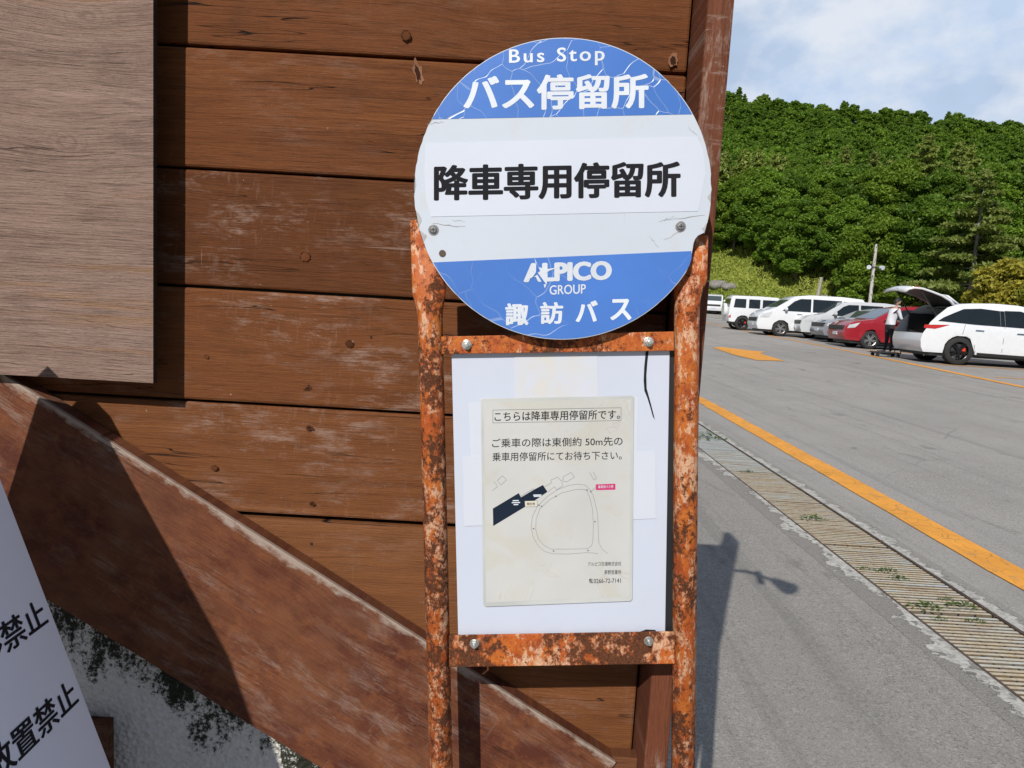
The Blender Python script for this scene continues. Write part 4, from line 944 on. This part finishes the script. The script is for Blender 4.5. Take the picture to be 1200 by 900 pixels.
# =================================================================== CARS
def cpaint(name, col): return plain(name, col, .28, spec=.5, var=.03, coat=.6)
M_cwhite = cpaint('white car paint', (.66, .68, .72)); M_csilver = cpaint('pale silver car paint', (.50, .52, .55)); M_cred = cpaint('deep red car paint', (.28, .012, .022)); M_cgrey = cpaint('grey car paint', (.2, .22, .25))
M_glass = plain('dark car glass', (.012, .016, .018), .06, spec=.8); M_glass2 = plain('clear windscreen glass', (.06, .08, .085), .05, spec=.9)
M_tyre = plain('tyre rubber', (.018, .018, .019), .8); M_rimd = plain('black alloy', (.02, .02, .022), .3, metal=.6); M_rims = plain('silver alloy', (.45, .45, .46), .3, metal=.8)
M_trim = plain('black trim', (.014, .014, .015), .5); M_redlamp = plain('red lamp lens', (.42, .012, .016), .12, spec=.7); M_clear = plain('clear lamp lens', (.5, .52, .55), .1, spec=.8); M_chrome = plain('chrome', (.7, .7, .72), .15, metal=1); M_calip = plain('red caliper', (.6, .04, .015), .4)
def make_car(name, label, up, W_, wheels, rw, sill, belt, paint, side_wins, front_win, rear_win, tail, head, handles, seams, rim_mat=M_rims, mirror=None, open_rear=None, group='cars parked in the car park', tuck=.17, spare=None, plate=True):
    """up: (x,z) outline from the lower rear corner over the roof to the lower front corner; the car faces +x"""
    root = empty(name, label, 'car', group=group)
    roof = max(p[1] for p in up); xr, xf = min(p[0] for p in up), max(p[0] for p in up); L = xf-xr
    def hw(x, z):
        e = abs((x-(xr+xf)/2)/(L/2)); w = W_/2*(1-.13*max(0, e-.55)**2/.2)
        if z > belt: w *= 1-tuck*((z-belt)/(roof-belt))**1.15
        if z < .5: w *= 1-.035*((.5-z)/.3)
        w += .012*math.exp(-((z-belt*.8)/.08)**2)
        return w
    # outline with wheel arches
    out = list(up); ra = rw+.045
    xs_ = sorted(wheels, reverse=True)
    for wx in xs_:
        a0 = math.asin(max(-1, min(1, (sill-rw)/ra)))
        for k in range(13):
            a = a0+(math.pi-2*a0)*k/12; out.append((wx+ra*math.cos(a), rw+ra*math.sin(a)))
    n = len(out); bm = new()
    vs = [bm.verts.new((p[0], 0, p[1])) for p in out]; bm.faces.new(vs)
    bmesh.ops.triangulate(bm, faces=bm.faces[:])
    for k in range(1, 9):
        for no, co in (((1, 0, 0), (xr+L*k/9, 0, 0)), ((0, 0, 1), (0, 0, .25+(roof-.25)*k/9))):
            bmesh.ops.bisect_plane(bm, geom=bm.verts[:]+bm.edges[:]+bm.faces[:], plane_co=co, plane_no=no)
    edges = [e for e in bm.edges if e.is_boundary]
    skip = set()
    bm.verts.ensure_lookup_table(); V0 = list(bm.verts); F0 = list(bm.faces)
    mirror_v = {}
    for v in V0:
        mirror_v[v] = bm.verts.new((v.co.x, hw(v.co.x, v.co.z), v.co.z)); 
    for v in V0: v.co.y = -hw(v.co.x, v.co.z)
    for f in F0: bm.faces.new([mirror_v[v] for v in f.verts][::-1])
    for e in edges:
        a, b = e.verts
        mx, mz = (a.co.x+b.co.x)/2, (a.co.z+b.co.z)/2
        if open_rear and mx < open_rear[0] and open_rear[1] < mz < open_rear[2]: continue
        bm.faces.new((a, b, mirror_v[b], mirror_v[a]))
    build('body', bm, paint, root, bevel=.045, seg=3, ang=38, smooth=True)
    def side_patch(nm, poly, mat, off=.006, both=True, th=.004, sub=6):
        for sd in ((-1, 1) if both else (-1,)):
            b2 = new(); b2.faces.new([b2.verts.new((p[0], 0, p[1])) for p in poly]); bmesh.ops.triangulate(b2, faces=b2.faces[:])
            x0, x1 = min(p[0] for p in poly), max(p[0] for p in poly); z0, z1 = min(p[1] for p in poly), max(p[1] for p in poly)
            for k in range(1, sub):
                for no, co in (((1, 0, 0), (x0+(x1-x0)*k/sub, 0, 0)), ((0, 0, 1), (0, 0, z0+(z1-z0)*k/sub))):
                    bmesh.ops.bisect_plane(b2, geom=b2.verts[:]+b2.edges[:]+b2.faces[:], plane_co=co, plane_no=no)
            for v in b2.verts: v.co.y = sd*(hw(v.co.x, v.co.z)+off)
            build(nm, b2, mat, root, smooth=True)
    for w in side_wins: side_patch('side_window', w, M_glass)
    for s in seams: side_patch('door_seam', s, M_trim, .003, sub=2)
    if tail: side_patch('tail_light', tail, M_redlamp, .008)
    if head: side_patch('headlight', head, M_clear, .008)
    for hx, hz in handles: side_patch('door_handle', [(hx-.11, hz-.014), (hx+.11, hz-.018), (hx+.11, hz+.012), (hx-.11, hz+.016)], M_chrome if paint is not M_cred else M_trim, .028, sub=2)
    def cross(nm, pa, pb, mat, inset=.10, lift=.007):
        b2 = new(); d = Vector((pb[0]-pa[0], 0, pb[1]-pa[1])); nn = Vector((-d.z, 0, d.x)).normalized()
        if nm == 'windscreen' and nn.x < 0: nn = -nn
        if nm != 'windscreen' and nn.x > 0: nn = -nn
        q = []
        for p in (pa, pb):
            w = hw(*p)-inset
            for s in (-1, 1): q.append(b2.verts.new(Vector((p[0], s*w, p[1]))+nn*lift))
        b2.faces.new((q[0], q[1], q[3], q[2])); build(nm, b2, mat, root)
    if front_win: cross('windscreen', *front_win, M_glass2)
    if rear_win and not open_rear: cross('rear_window', *rear_win, M_glass)
    # front and rear faces: bumper, grille, plate
    zf = [p for p in up if p[1] < .6 and p[0] > (xr+xf)/2]; xg = max(p[0] for p in zf)
    bm = new(); w = W_*.36; box(bm, xg-.12, xg+.004, -w, w, .62 if belt > .9 else .5, .78); build('grille', bm, M_trim, root, bevel=.02)
    bm = new(); box(bm, xg-.12, xg+.012, -.19, .19, .44, .55); build('number_plate', bm, M_tape, root)
    # underside
    bm = new(); box(bm, xr+.25, xf-.25, -W_/2+.12, W_/2-.12, sill-.09, sill+.25); build('underbody', bm, M_trim, root)
    for wx in wheels:
        for sd in (-1, 1):
            yo = sd*(W_/2-.13)
            wh = empty_part('wheel', root, (wx, yo, rw))
            b2 = new(); prof = [(rw*.66, -.11), (rw*.92, -.115), (rw, -.085), (rw, .085), (rw*.92, .115), (rw*.66, .11)]; N = 36; prev = None; first = None
            for k in range(N):
                a = 2*math.pi*k/N; ring = [b2.verts.new((r_*math.cos(a), y_, r_*math.sin(a))) for r_, y_ in prof]
                if prev:
                    for i in range(len(prof)-1): b2.faces.new((prev[i], prev[i+1], ring[i+1], ring[i]))
                else: first = ring
                prev = ring
            for i in range(len(prof)-1): b2.faces.new((prev[i], prev[i+1], first[i+1], first[i]))
            build('tyre', b2, M_tyre, wh, smooth=True)
            b2 = new(); ro = rw*.665
            for k in range(10):
                a = 2*math.pi*k/10+(.14 if k % 2 else -.14); c, s = math.cos(a), math.sin(a); MM = Matrix(((c, 0, -s, 0), (0, 1, 0, 0), (s, 0, c, 0), (0, 0, 0, 1)))
                box(b2, .04, ro, sd*.085-.012, sd*.085+.012, -.018, .018, MM)
            cyl(b2, (0, sd*.07, 0), (0, sd, 0), .06, .035, 20)
            tube(b2, [Vector((ro*math.cos(t), sd*.088, ro*math.sin(t))) for t in [2*math.pi*i/40 for i in range(41)]], .014, 6, False)
            build('rim', b2, rim_mat, wh)
            b2 = new(); cyl(b2, (0, sd*.02, 0), (0, sd, 0), rw*.5, .02, 24); build('brake_disc', b2, M_dkmetal, wh)
            if rim_mat is M_rimd:
                b2 = new(); box(b2, rw*.25, rw*.48, sd*.045-.02, sd*.045+.02, -.09, .09); build('brake_caliper', b2, M_calip, wh)
    if mirror:
        for sd in (-1, 1):
            b2 = new(); bmesh.ops.create_uvsphere(b2, u_segments=14, v_segments=9, radius=1)
            for v in b2.verts: v.co = Vector((v.co.x*.07, v.co.y*.12, v.co.z*.085))+Vector((mirror[0], sd*(hw(*mirror)+.13), mirror[1]))
            build('mirror', b2, paint, root, smooth=True)
    return root, hw
def empty_part(name, parent, loc):
    o = bpy.data.objects.new(name, None); COL.objects.link(o); o.parent = parent; o.location = loc; o.empty_display_size = .1; return o
def place_car(root, px, py, local, heading):
    """put the point local (x,y) of the car on the ground under the picture point"""
    q = on_ground(px, py); c, s = math.cos(heading), math.sin(heading)
    lx, ly = local; x, y = q.x-(c*lx-s*ly), q.y-(s*lx+c*ly)
    cx, cy = x+c*2, y+s*2
    z0, z1 = gz(x+c*.9, y+s*.9), gz(x+c*3.7, y+s*3.7)
    root.location = (x, y, q.z-.0); root.rotation_euler = (0, -math.atan2(z1-z0, 2.8), heading); root.location.z = q.z-math.sin(math.atan2(z1-z0, 2.8))*lx+.004
    print(root.name, tuple(round(v, 2) for v in root.location))
HD = math.atan2(sdir.y, sdir.x)
# --- the white crossover with its tailgate up
up = [(.10, .30), (.03, .42), (.0, .62), (.03, .80), (.10, .93), (.18, 1.10), (.34, 1.28), (.60, 1.52), (.80, 1.60), (1.2, 1.66), (1.8, 1.69), (2.4, 1.67), (2.9, 1.58), (3.3, 1.38), (3.72, 1.10), (4.2, 1.03), (4.6, .93), (4.8, .78), (4.88, .55), (4.84, .32), (4.7, .26)]
wins = [[(.36, 1.145), (1.28, 1.10), (1.95, 1.085), (1.93, 1.50), (1.45, 1.535), (1.0, 1.50), (.75, 1.38), (.5, 1.25)], [(2.07, 1.085), (3.35, 1.06), (3.2, 1.22), (2.85, 1.42), (2.45, 1.52), (2.05, 1.51)]]
seam = [[(2.055, .40), (2.065, .40), (2.065, 1.08), (2.055, 1.08)], [(.99, .82), (1.0, .82), (1.05, 1.09), (1.04, 1.09)], [(3.2, .40), (3.21, .40), (3.26, 1.05), (3.25, 1.05)]]
wins.append([(1.955, 1.085), (2.065, 1.085), (2.045, 1.50), (1.935, 1.50)])
suv, hw = make_car('white_crossover', 'white crossover car with its tailgate open at the right edge of the car park', up, 1.88, [.98, 3.83], .375, .30, 1.06, M_cwhite, wins, ((3.68, 1.14), (2.95, 1.56)), None, [(.035, .94), (.05, 1.03), (.66, 1.06), (.40, .96), (.30, .93)], None, [(1.42, .95), (2.48, .92)], seam, M_rimd, (3.2, 1.12), open_rear=(.72, .82, 1.64))
bm = new(); box(bm, .35, 1.9, -.70, .70, .72, .74); box(bm, 1.88, 1.92, -.72, .72, .74, 1.40); box(bm, .35, 1.9, -.74, -.70, .74, 1.35); box(bm, .35, 1.9, .70, .74, .74, 1.35); box(bm, .8, 1.9, -.7, .7, 1.52, 1.545); build('cargo_liner', bm, M_trim, suv)
for sgn in (-1, 1):
    bm = new(); tube(bm, [(.40, sgn*.74, 1.26), (-.10, sgn*.68, 1.96)], .016, 8); build('gas_strut', bm, M_trim, suv)
    for s in ((0.98, .375), (3.83, .375)): pass
for poly, nm in (([(1.43, .27), (3.42, .25), (3.42, .33), (1.43, .36)], 'sill_trim'),):
    for sd in (-1, 1):
        b2 = new(); vs_ = [b2.verts.new((p[0], sd*(hw(*p)+.006), p[1])) for p in poly]; b2.faces.new(vs_); build(nm, b2, M_trim, suv)
# the tailgate: a curved shell hinged at the rear of the roof
def gate_shell(name, prof, wid, mat, parent, th, sub=True):
    bm = new(); prev = None
    for (x, z, w) in prof:
        ring = []
        for k in range(9):
            f = k/4-1; ring.append(bm.verts.new((x+.06*f*f, f*w, z-.05*f*f)))
        if prev:
            for i in range(8): bm.faces.new((prev[i], prev[i+1], ring[i+1], ring[i]))
        prev = ring
    o = build(name, bm, mat, parent, smooth=True); so_ = o.modifiers.new('thick', 'SOLIDIFY'); so_.thickness = th; so_.offset = -1; return o
gp = [(.86, 1.64, .60), (.70, 1.78, .64), (.45, 1.90, .68), (.15, 1.99, .72), (-.12, 2.06, .74), (-.34, 2.07, .74), (-.48, 2.02, .70), (-.54, 1.94, .66)]
gate = gate_shell('tailgate', gp, .7, M_cwhite, suv, .05)
gate_shell('inner_trim', [(x, z-.052, w-.07) for x, z, w in gp[:-1]], .6, M_trim, gate, .012)
bm = new()
gl = gate_shell('rear_window', [(x, z+.006, w-.1) for x, z, w in gp[1:4]], .5, M_glass, gate, .006)
for sgn in (-1, 1):
    bm = new(); box(bm, -.32, -.12, sgn*.60-.12, sgn*.60+.12, 1.955, 2.035); build('tail_light', bm, M_redlamp, gate, bevel=.02)
bm = new(); box(bm, -.50, -.46, -.3, .3, 1.93, 2.0); build('number_plate', bm, M_tape, gate, bevel=.004)
gate_shell('spoiler', [(.98, 1.68, .56), (.78, 1.80, .60), (.62, 1.90, .62)], .6, M_cwhite, gate, .03)
place_car(suv, 1119, 427.5, (.98, -.80), HD)
# --- red hatchback facing the road
up = [(.08, .30), (.0, .55), (.06, .95), (.35, 1.30), (.62, 1.50), (1.3, 1.56), (2.0, 1.55), (2.5, 1.46), (3.25, 1.03), (3.9, .93), (4.15, .75), (4.2, .5), (4.12, .28)]
wins = [[(.45, 1.02), (1.75, .99), (1.72, 1.43), (1.2, 1.45), (.75, 1.36)], [(1.83, .99), (2.95, .96), (2.5, 1.33), (2.2, 1.42), (1.83, 1.43)]]
red, _ = make_car('red_hatchback', 'deep red car parked between the white crossover and the pale silver one', up, 1.76, [.72, 3.3], .32, .26, .98, M_cred, wins, ((3.2, 1.06), (2.54, 1.44)), ((.10, 1.0), (.6, 1.48)), [(.02, .85), (.1, 1.0), (.35, 1.02), (.3, .88)], [(3.85, .72), (4.1, .68), (4.05, .80), (3.7, .90)], [(1.55, .88), (2.65, .86)], [[(1.78, .35), (1.79, .35), (1.80, .98), (1.79, .98)]], M_rims, (2.85, 1.04))
place_car(red, 1017, 409, (3.3, .75), HD+math.pi)
# --- grey saloon behind it
up = [(.05, .32), (.0, .6), (.06, .95), (.3, 1.02), (.95, 1.38), (1.6, 1.46), (2.2, 1.44), (2.65, 1.34), (3.4, .98), (4.1, .88), (4.4, .70), (4.45, .45), (4.38, .28)]
gry, _ = make_car('grey_saloon', 'grey car with a pale blue windscreen, mostly hidden behind the red one', up, 1.74, [.85, 3.5], .32, .26, .94, M_cgrey, [[(.75, .98), (1.8, .95), (1.78, 1.36), (1.25, 1.34)], [(1.88, .95), (3.1, .92), (2.65, 1.25), (2.2, 1.35), (1.88, 1.36)]], ((3.3, 1.02), (2.7, 1.32)), ((.35, 1.05), (.95, 1.38)), None, [(4.05, .68), (4.36, .64), (4.3, .76), (3.9, .85)], [(1.6, .84)], [[(1.83, .33), (1.84, .33), (1.85, .94), (1.84, .94)]], M_rims, (2.95, 1.0))
place_car(gry, 992, 403, (3.5, .75), HD+math.pi)
# --- pale silver tall wagon
up = [(.05, .32), (.0, .6), (.03, 1.0), (.18, 1.4), (.35, 1.62), (1.0, 1.68), (2.1, 1.68), (2.7, 1.62), (3.5, 1.10), (4.1, .98), (4.35, .8), (4.42, .5), (4.35, .28)]
wins = [[(.35, 1.08), (1.0, 1.06), (1.0, 1.52), (.5, 1.5)], [(1.08, 1.06), (2.0, 1.05), (2.0, 1.54), (1.08, 1.54)], [(2.08, 1.05), (3.2, 1.04), (2.72, 1.44), (2.5, 1.53), (2.08, 1.54)]]
sil, _ = make_car('silver_wagon', 'pale silver tall car between the white minivan and the grey and red cars', up, 1.78, [.8, 3.45], .34, .28, 1.03, M_csilver, wins, ((3.42, 1.15), (2.74, 1.6)), ((.03, 1.05), (.3, 1.58)), [(.02, .95), (.1, 1.3), (.2, 1.3), (.18, .95)], [(3.95, .76), (4.3, .72), (4.25, .86), (3.8, .95)], [(1.85, .95), (2.9, .93)], [[(2.03, .35), (2.04, .35), (2.05, 1.04), (2.04, 1.04)]], M_rims, (3.08, 1.12))
place_car(sil, 963, 398, (3.45, .75), HD+math.pi)
# --- white minivan
up = [(.05, .32), (.0, .6), (.03, 1.1), (.15, 1.6), (.32, 1.80), (1.2, 1.86), (2.6, 1.86), (3.2, 1.78), (4.05, 1.22), (4.5, 1.05), (4.72, .85), (4.78, .5), (4.7, .28)]
wins = [[(.3, 1.15), (1.15, 1.13), (1.15, 1.66), (.42, 1.64)], [(1.22, 1.13), (2.45, 1.12), (2.45, 1.69), (1.22, 1.68)], [(2.53, 1.12), (3.75, 1.12), (3.25, 1.56), (2.98, 1.68), (2.53, 1.69)]]
van, _ = make_car('white_minivan', 'long white minivan with dark side windows, its windscreen to the left', up, 1.82, [.85, 3.75], .34, .27, 1.1, M_cwhite, wins, ((3.97, 1.28), (3.24, 1.74)), ((.03, 1.15), (.28, 1.75)), [(.02, 1.0), (.1, 1.5), (.2, 1.5), (.18, 1.0)], [(4.3, .8), (4.66, .78), (4.6, .95), (4.15, 1.05)], [(2.3, 1.0), (3.0, 1.0)], [[(2.48, .35), (2.49, .35), (2.49, 1.1), (2.48, 1.1)]], M_rims, (3.62, 1.2), tuck=.13)
place_car(van, 913, 394, (3.75, .8), HD+math.pi)
# --- white boxy off-roader with a spare wheel
up = [(.05, .42), (.02, .7), (.03, 1.1), (.10, 1.60), (.2, 1.72), (1.5, 1.75), (2.35, 1.73), (2.5, 1.66), (2.72, 1.14), (3.5, 1.06), (3.62, .95), (3.64, .55), (3.58, .42)]
wins = [[(.22, 1.13), (.82, 1.13), (.82, 1.58), (.28, 1.58)], [(.96, 1.13), (1.52, 1.13), (1.52, 1.58), (.96, 1.58)], [(1.64, 1.13), (2.62, 1.13), (2.45, 1.58), (1.64, 1.58)]]
jeep, _ = make_car('white_offroader', 'boxy white car with three square side windows at the far left of the row', up, 1.6, [.72, 2.9], .36, .40, 1.1, M_cwhite, wins, ((2.71, 1.2), (2.52, 1.62)), ((.03, 1.15), (.1, 1.58)), [(.03, .6), (.03, .75), (.12, .75), (.12, .6)], None, [(1.5, 1.0)], [[(1.57, .45), (1.58, .45), (1.58, 1.12), (1.57, 1.12)]], M_rimd, (2.5, 1.2), tuck=.08)
bm = new(); cyl(bm, (.03, 0, 1.0), (-1, 0, 0), .34, .18, 28); build('spare_wheel', bm, M_cwhite, jeep, bevel=.03)
place_car(jeep, 869, 387, (.72, -.75), HD)
# --- small white car farthest away, facing the camera
far_car, _ = make_car('small_white_van', 'small white van seen from the front, farthest away beside the corner post', [(.05, .32), (.0, .6), (.03, 1.1), (.12, 1.5), (.3, 1.58), (2.5, 1.6), (2.9, 1.5), (3.25, 1.02), (3.38, .85), (3.4, .5), (3.34, .28)], 1.5, [.6, 2.9], .28, .27, 1.0, M_cwhite,
    [[(.3, 1.05), (1.4, 1.05), (1.4, 1.45), (.4, 1.45)], [(1.5, 1.05), (3.05, 1.05), (2.8, 1.42), (1.5, 1.45)]], ((3.22, 1.06), (2.93, 1.46)), None, None, [(3.2, .7), (3.38, .68), (3.36, .82), (3.22, .86)], [], [], M_rims, (2.95, 1.1), tuck=.08)
p = on_y(835, 367, 57); far_car.location = (p.x, 57, gz(p.x, 57)); far_car.rotation_euler = (0, 0, R(-102)); far_car.location += Vector((-2.9*math.cos(R(-102)), -2.9*math.sin(R(-102)), 0))
p = on_ground(845, 367.5); bm = new()
# low shed roof behind the off-roader
p = on_y(877, 352, 52); shed = empty('low_shed', 'low shed with a grey corrugated roof behind the boxy white car', 'shed', (p.x, 52, gz(p.x, 52)))
hh = p.z-shed.location.z+.25
bm = new(); box(bm, -1.1, 1.1, -.6, .6, -.3, hh-.05); build('shed_wall', bm, M_dkmetal, shed)
bm = new(); prev = None
for k in range(45):
    x = -1.25+2.5*k/44; zz = hh+.03*math.cos(k*math.pi/2)
    q = [bm.verts.new((x, -.9, zz-.12)), bm.verts.new((x, .9, zz+.10))]
    if prev: bm.faces.new((prev[0], prev[1], q[1], q[0]))
    prev = q
o = build('corrugated_roof', bm, plain('zinc roof', (.3, .29, .28), .5), shed); m_ = o.modifiers.new('thick', 'SOLIDIFY'); m_.thickness = .02

# =================================================================== PERSON AT THE TAILGATE
M_skin = plain('skin', (.45, .26, .18), .55); M_shirt = plain('white shirt', (.60, .61, .66), .8); M_trouser = plain('dark trousers', (.028, .026, .03), .85); M_hair = plain('black hair', (.012, .010, .010), .6)
def skin_body(name, joints, bones, mat, parent, levels=2):
    me = bpy.data.meshes.new(name); me.from_pydata([j[:3] for j in joints], bones, []); o = link_mesh(name, me, mat, parent)
    sk = o.modifiers.new('skin', 'SKIN'); sk.use_smooth_shade = True
    lay = me.skin_vertices[0].data if len(me.skin_vertices) else None
    if lay is None:
        bmx = bmesh.new(); bmx.from_mesh(me); bmx.verts.layers.skin.verify(); bmx.to_mesh(me); bmx.free(); lay = me.skin_vertices[0].data
    for d, j in zip(lay, joints): d.radius = (j[3], j[4] if len(j) > 4 else j[3]); d.use_root = False
    lay[0].use_root = True
    sb = o.modifiers.new('smooth', 'SUBSURF'); sb.levels = levels; sb.render_levels = levels
    return o
# facing +x (towards the boot), slightly bent, both arms forward
pp = on_ground(1039, 415)
man = empty('person', 'person in white shirt and dark trousers reaching into the open car boot', 'person', pp, (0, 0, HD+.25))
J = [(0, 0, .90, .125, .15), (.02, 0, 1.05, .115, .15), (.06, 0, 1.22, .125, .17), (.10, 0, 1.36, .10, .14), (.13, 0, 1.46, .052), (.155, 0, 1.54, .055),
     (.10, .19, 1.37, .06), (.16, .23, 1.12, .042), (.38, .20, 1.06, .034), (.10, -.19, 1.37, .06), (.18, -.24, 1.12, .042), (.40, -.19, 1.10, .034),
     (.0, .095, .84, .095), (.03, .10, .47, .062), (-.02, .10, .09, .042), (.0, -.095, .84, .095), (.05, -.11, .47, .062), (.03, -.11, .09, .042)]
B = [(0, 1), (1, 2), (2, 3), (3, 4), (4, 5), (3, 6), (6, 7), (7, 8), (3, 9), (9, 10), (10, 11), (0, 12), (12, 13), (13, 14), (0, 15), (15, 16), (16, 17)]
body = skin_body('body', J, B, [M_skin, M_shirt, M_trouser], man)
# the body is one surface; its clothes are coloured by where they lie
m = Mat('clothed body', .8, .3); q = m.sep(m.co); arm = m.math('GREATER_THAN', q[0], .30)
c = m.mix(m.math('GREATER_THAN', q[2], .93), (.028, .026, .03), (.60, .61, .66)); c = m.mix(m.math('GREATER_THAN', q[2], 1.44), c, (.45, .26, .18)); c = m.mix(arm, c, (.45, .26, .18)); m.color(c)
body.data.materials.clear(); body.data.materials.append(m.m)
bm = new(); bmesh.ops.create_uvsphere(bm, u_segments=20, v_segments=14, radius=1)
for v in bm.verts:
    x, y, z = v.co; w = 1 if z > 0 else 1+.18*z
    v.co = Vector((x*.098*w+(.015 if x > .6 and abs(z+.1) < .3 and abs(y) < .25 else 0), y*.076*w, z*.118))
head = build('head', bm, M_skin, man, smooth=True); head.location = (.17, 0, 1.645); head.rotation_euler = (0, .25, 0)
bm = new(); box(bm, .088, .118, -.012, .012, -.035, .005); build('nose', bm, M_skin, head, bevel=.008)
for s in (-1, 1):
    bm = new(); cyl(bm, (.078, s*.03, .012), (1, s*.2, 0), .011, .012, 10); build('eye', bm, M_hair, head)
    bm = new(); bmesh.ops.create_uvsphere(bm, u_segments=10, v_segments=7, radius=1)
    for v in bm.verts: v.co = Vector((v.co.x*.018, s*.078+v.co.y*.008, -.01+v.co.z*.03))
    build('ear', bm, M_skin, head, smooth=True)
bm = new(); box(bm, .086, .094, -.022, .022, -.062, -.056); build('mouth', bm, plain('lips', (.3, .11, .09)), head)
bm = new(); bmesh.ops.create_uvsphere(bm, u_segments=20, v_segments=14, radius=1)
bmesh.ops.delete(bm, geom=[v for v in bm.verts if v.co.z < -.05+.75*v.co.x-(.25 if v.co.x < -.3 else 0)], context='VERTS')
for v in bm.verts: v.co = Vector((v.co.x*.108-.004, v.co.y*.086, v.co.z*.13+.004))
build('hair', bm, M_hair, head, smooth=True)
for (hx, hy, hz), s in (((.40, .20, 1.055), 1), ((.42, -.19, 1.10), -1)):
    J = [(0, 0, 0, .026, .02), (.06, 0, 0, .034, .016)]; B = [(0, 1)]
    for k in range(4):
        y0 = (-.03+.02*k); a = len(J); J += [(.085, y0, 0, .0095), (.12+.006*(k in (1, 2)), y0*1.15, -.012, .009), (.145+.008*(k in (1, 2)), y0*1.2, -.034, .008)]; B += [(1, a), (a, a+1), (a+1, a+2)]
    a = len(J); J += [(.03, -s*-.035, 0, .011), (.065, s*.055, -.015, .01), (.09, s*.052, -.03, .009)]; B += [(0, a), (a, a+1), (a+1, a+2)]
    hnd = skin_body('hand', J, B, M_skin, man, 1); hnd.location = (hx-.03, hy, hz)
for jx, jy in ((-.02, .10), (.03, -.11)):
    bm = new(); prof = [(-.09, .035, .07), (-.05, .045, .10), (.02, .045, .09), (.10, .048, .06), (.16, .04, .045), (.18, .02, .03)]; prev = None
    for x, w, h in prof:
        ring = [bm.verts.new((jx+x, jy+w*math.cos(t), h*.5+h*.5*math.sin(t))) for t in [2*math.pi*i/12 for i in range(12)]]
        if prev:
            for i in range(12): bm.faces.new((prev[i], prev[(i+1) % 12], ring[(i+1) % 12], ring[i]))
        else: bm.faces.new(ring)
        prev = ring
    bm.faces.new(prev); build('shoe', bm, M_trim, man, smooth=True)
# low black hand cart on castors at the person's feet
q = on_ground(1037, 418); cart = empty('hand_cart', 'low black hand cart on small castors on the ground beside the open car', 'cart', q, (0, 0, HD))
bm = new(); box(bm, -.36, .36, -.22, .22, .11, .14); build('deck', bm, M_trim, cart, bevel=.01)
for s in (-1, 1):
    for r_ in (-1, 1):
        bm = new(); cyl(bm, (s*.29, r_*.17-.02, .05), (0, 1, 0), .05, .04, 16); box(bm, s*.29-.012, s*.29+.012, r_*.17-.03, r_*.17+.03, .05, .115); build('castor', bm, M_tyre, cart)
bm = new(); tube(bm, [(.34, -.19, .13), (.42, -.19, .62), (.43, -.15, .68), (.43, .15, .68), (.42, .19, .62), (.34, .19, .13)], .013, 8); build('handle', bm, M_trim, cart)
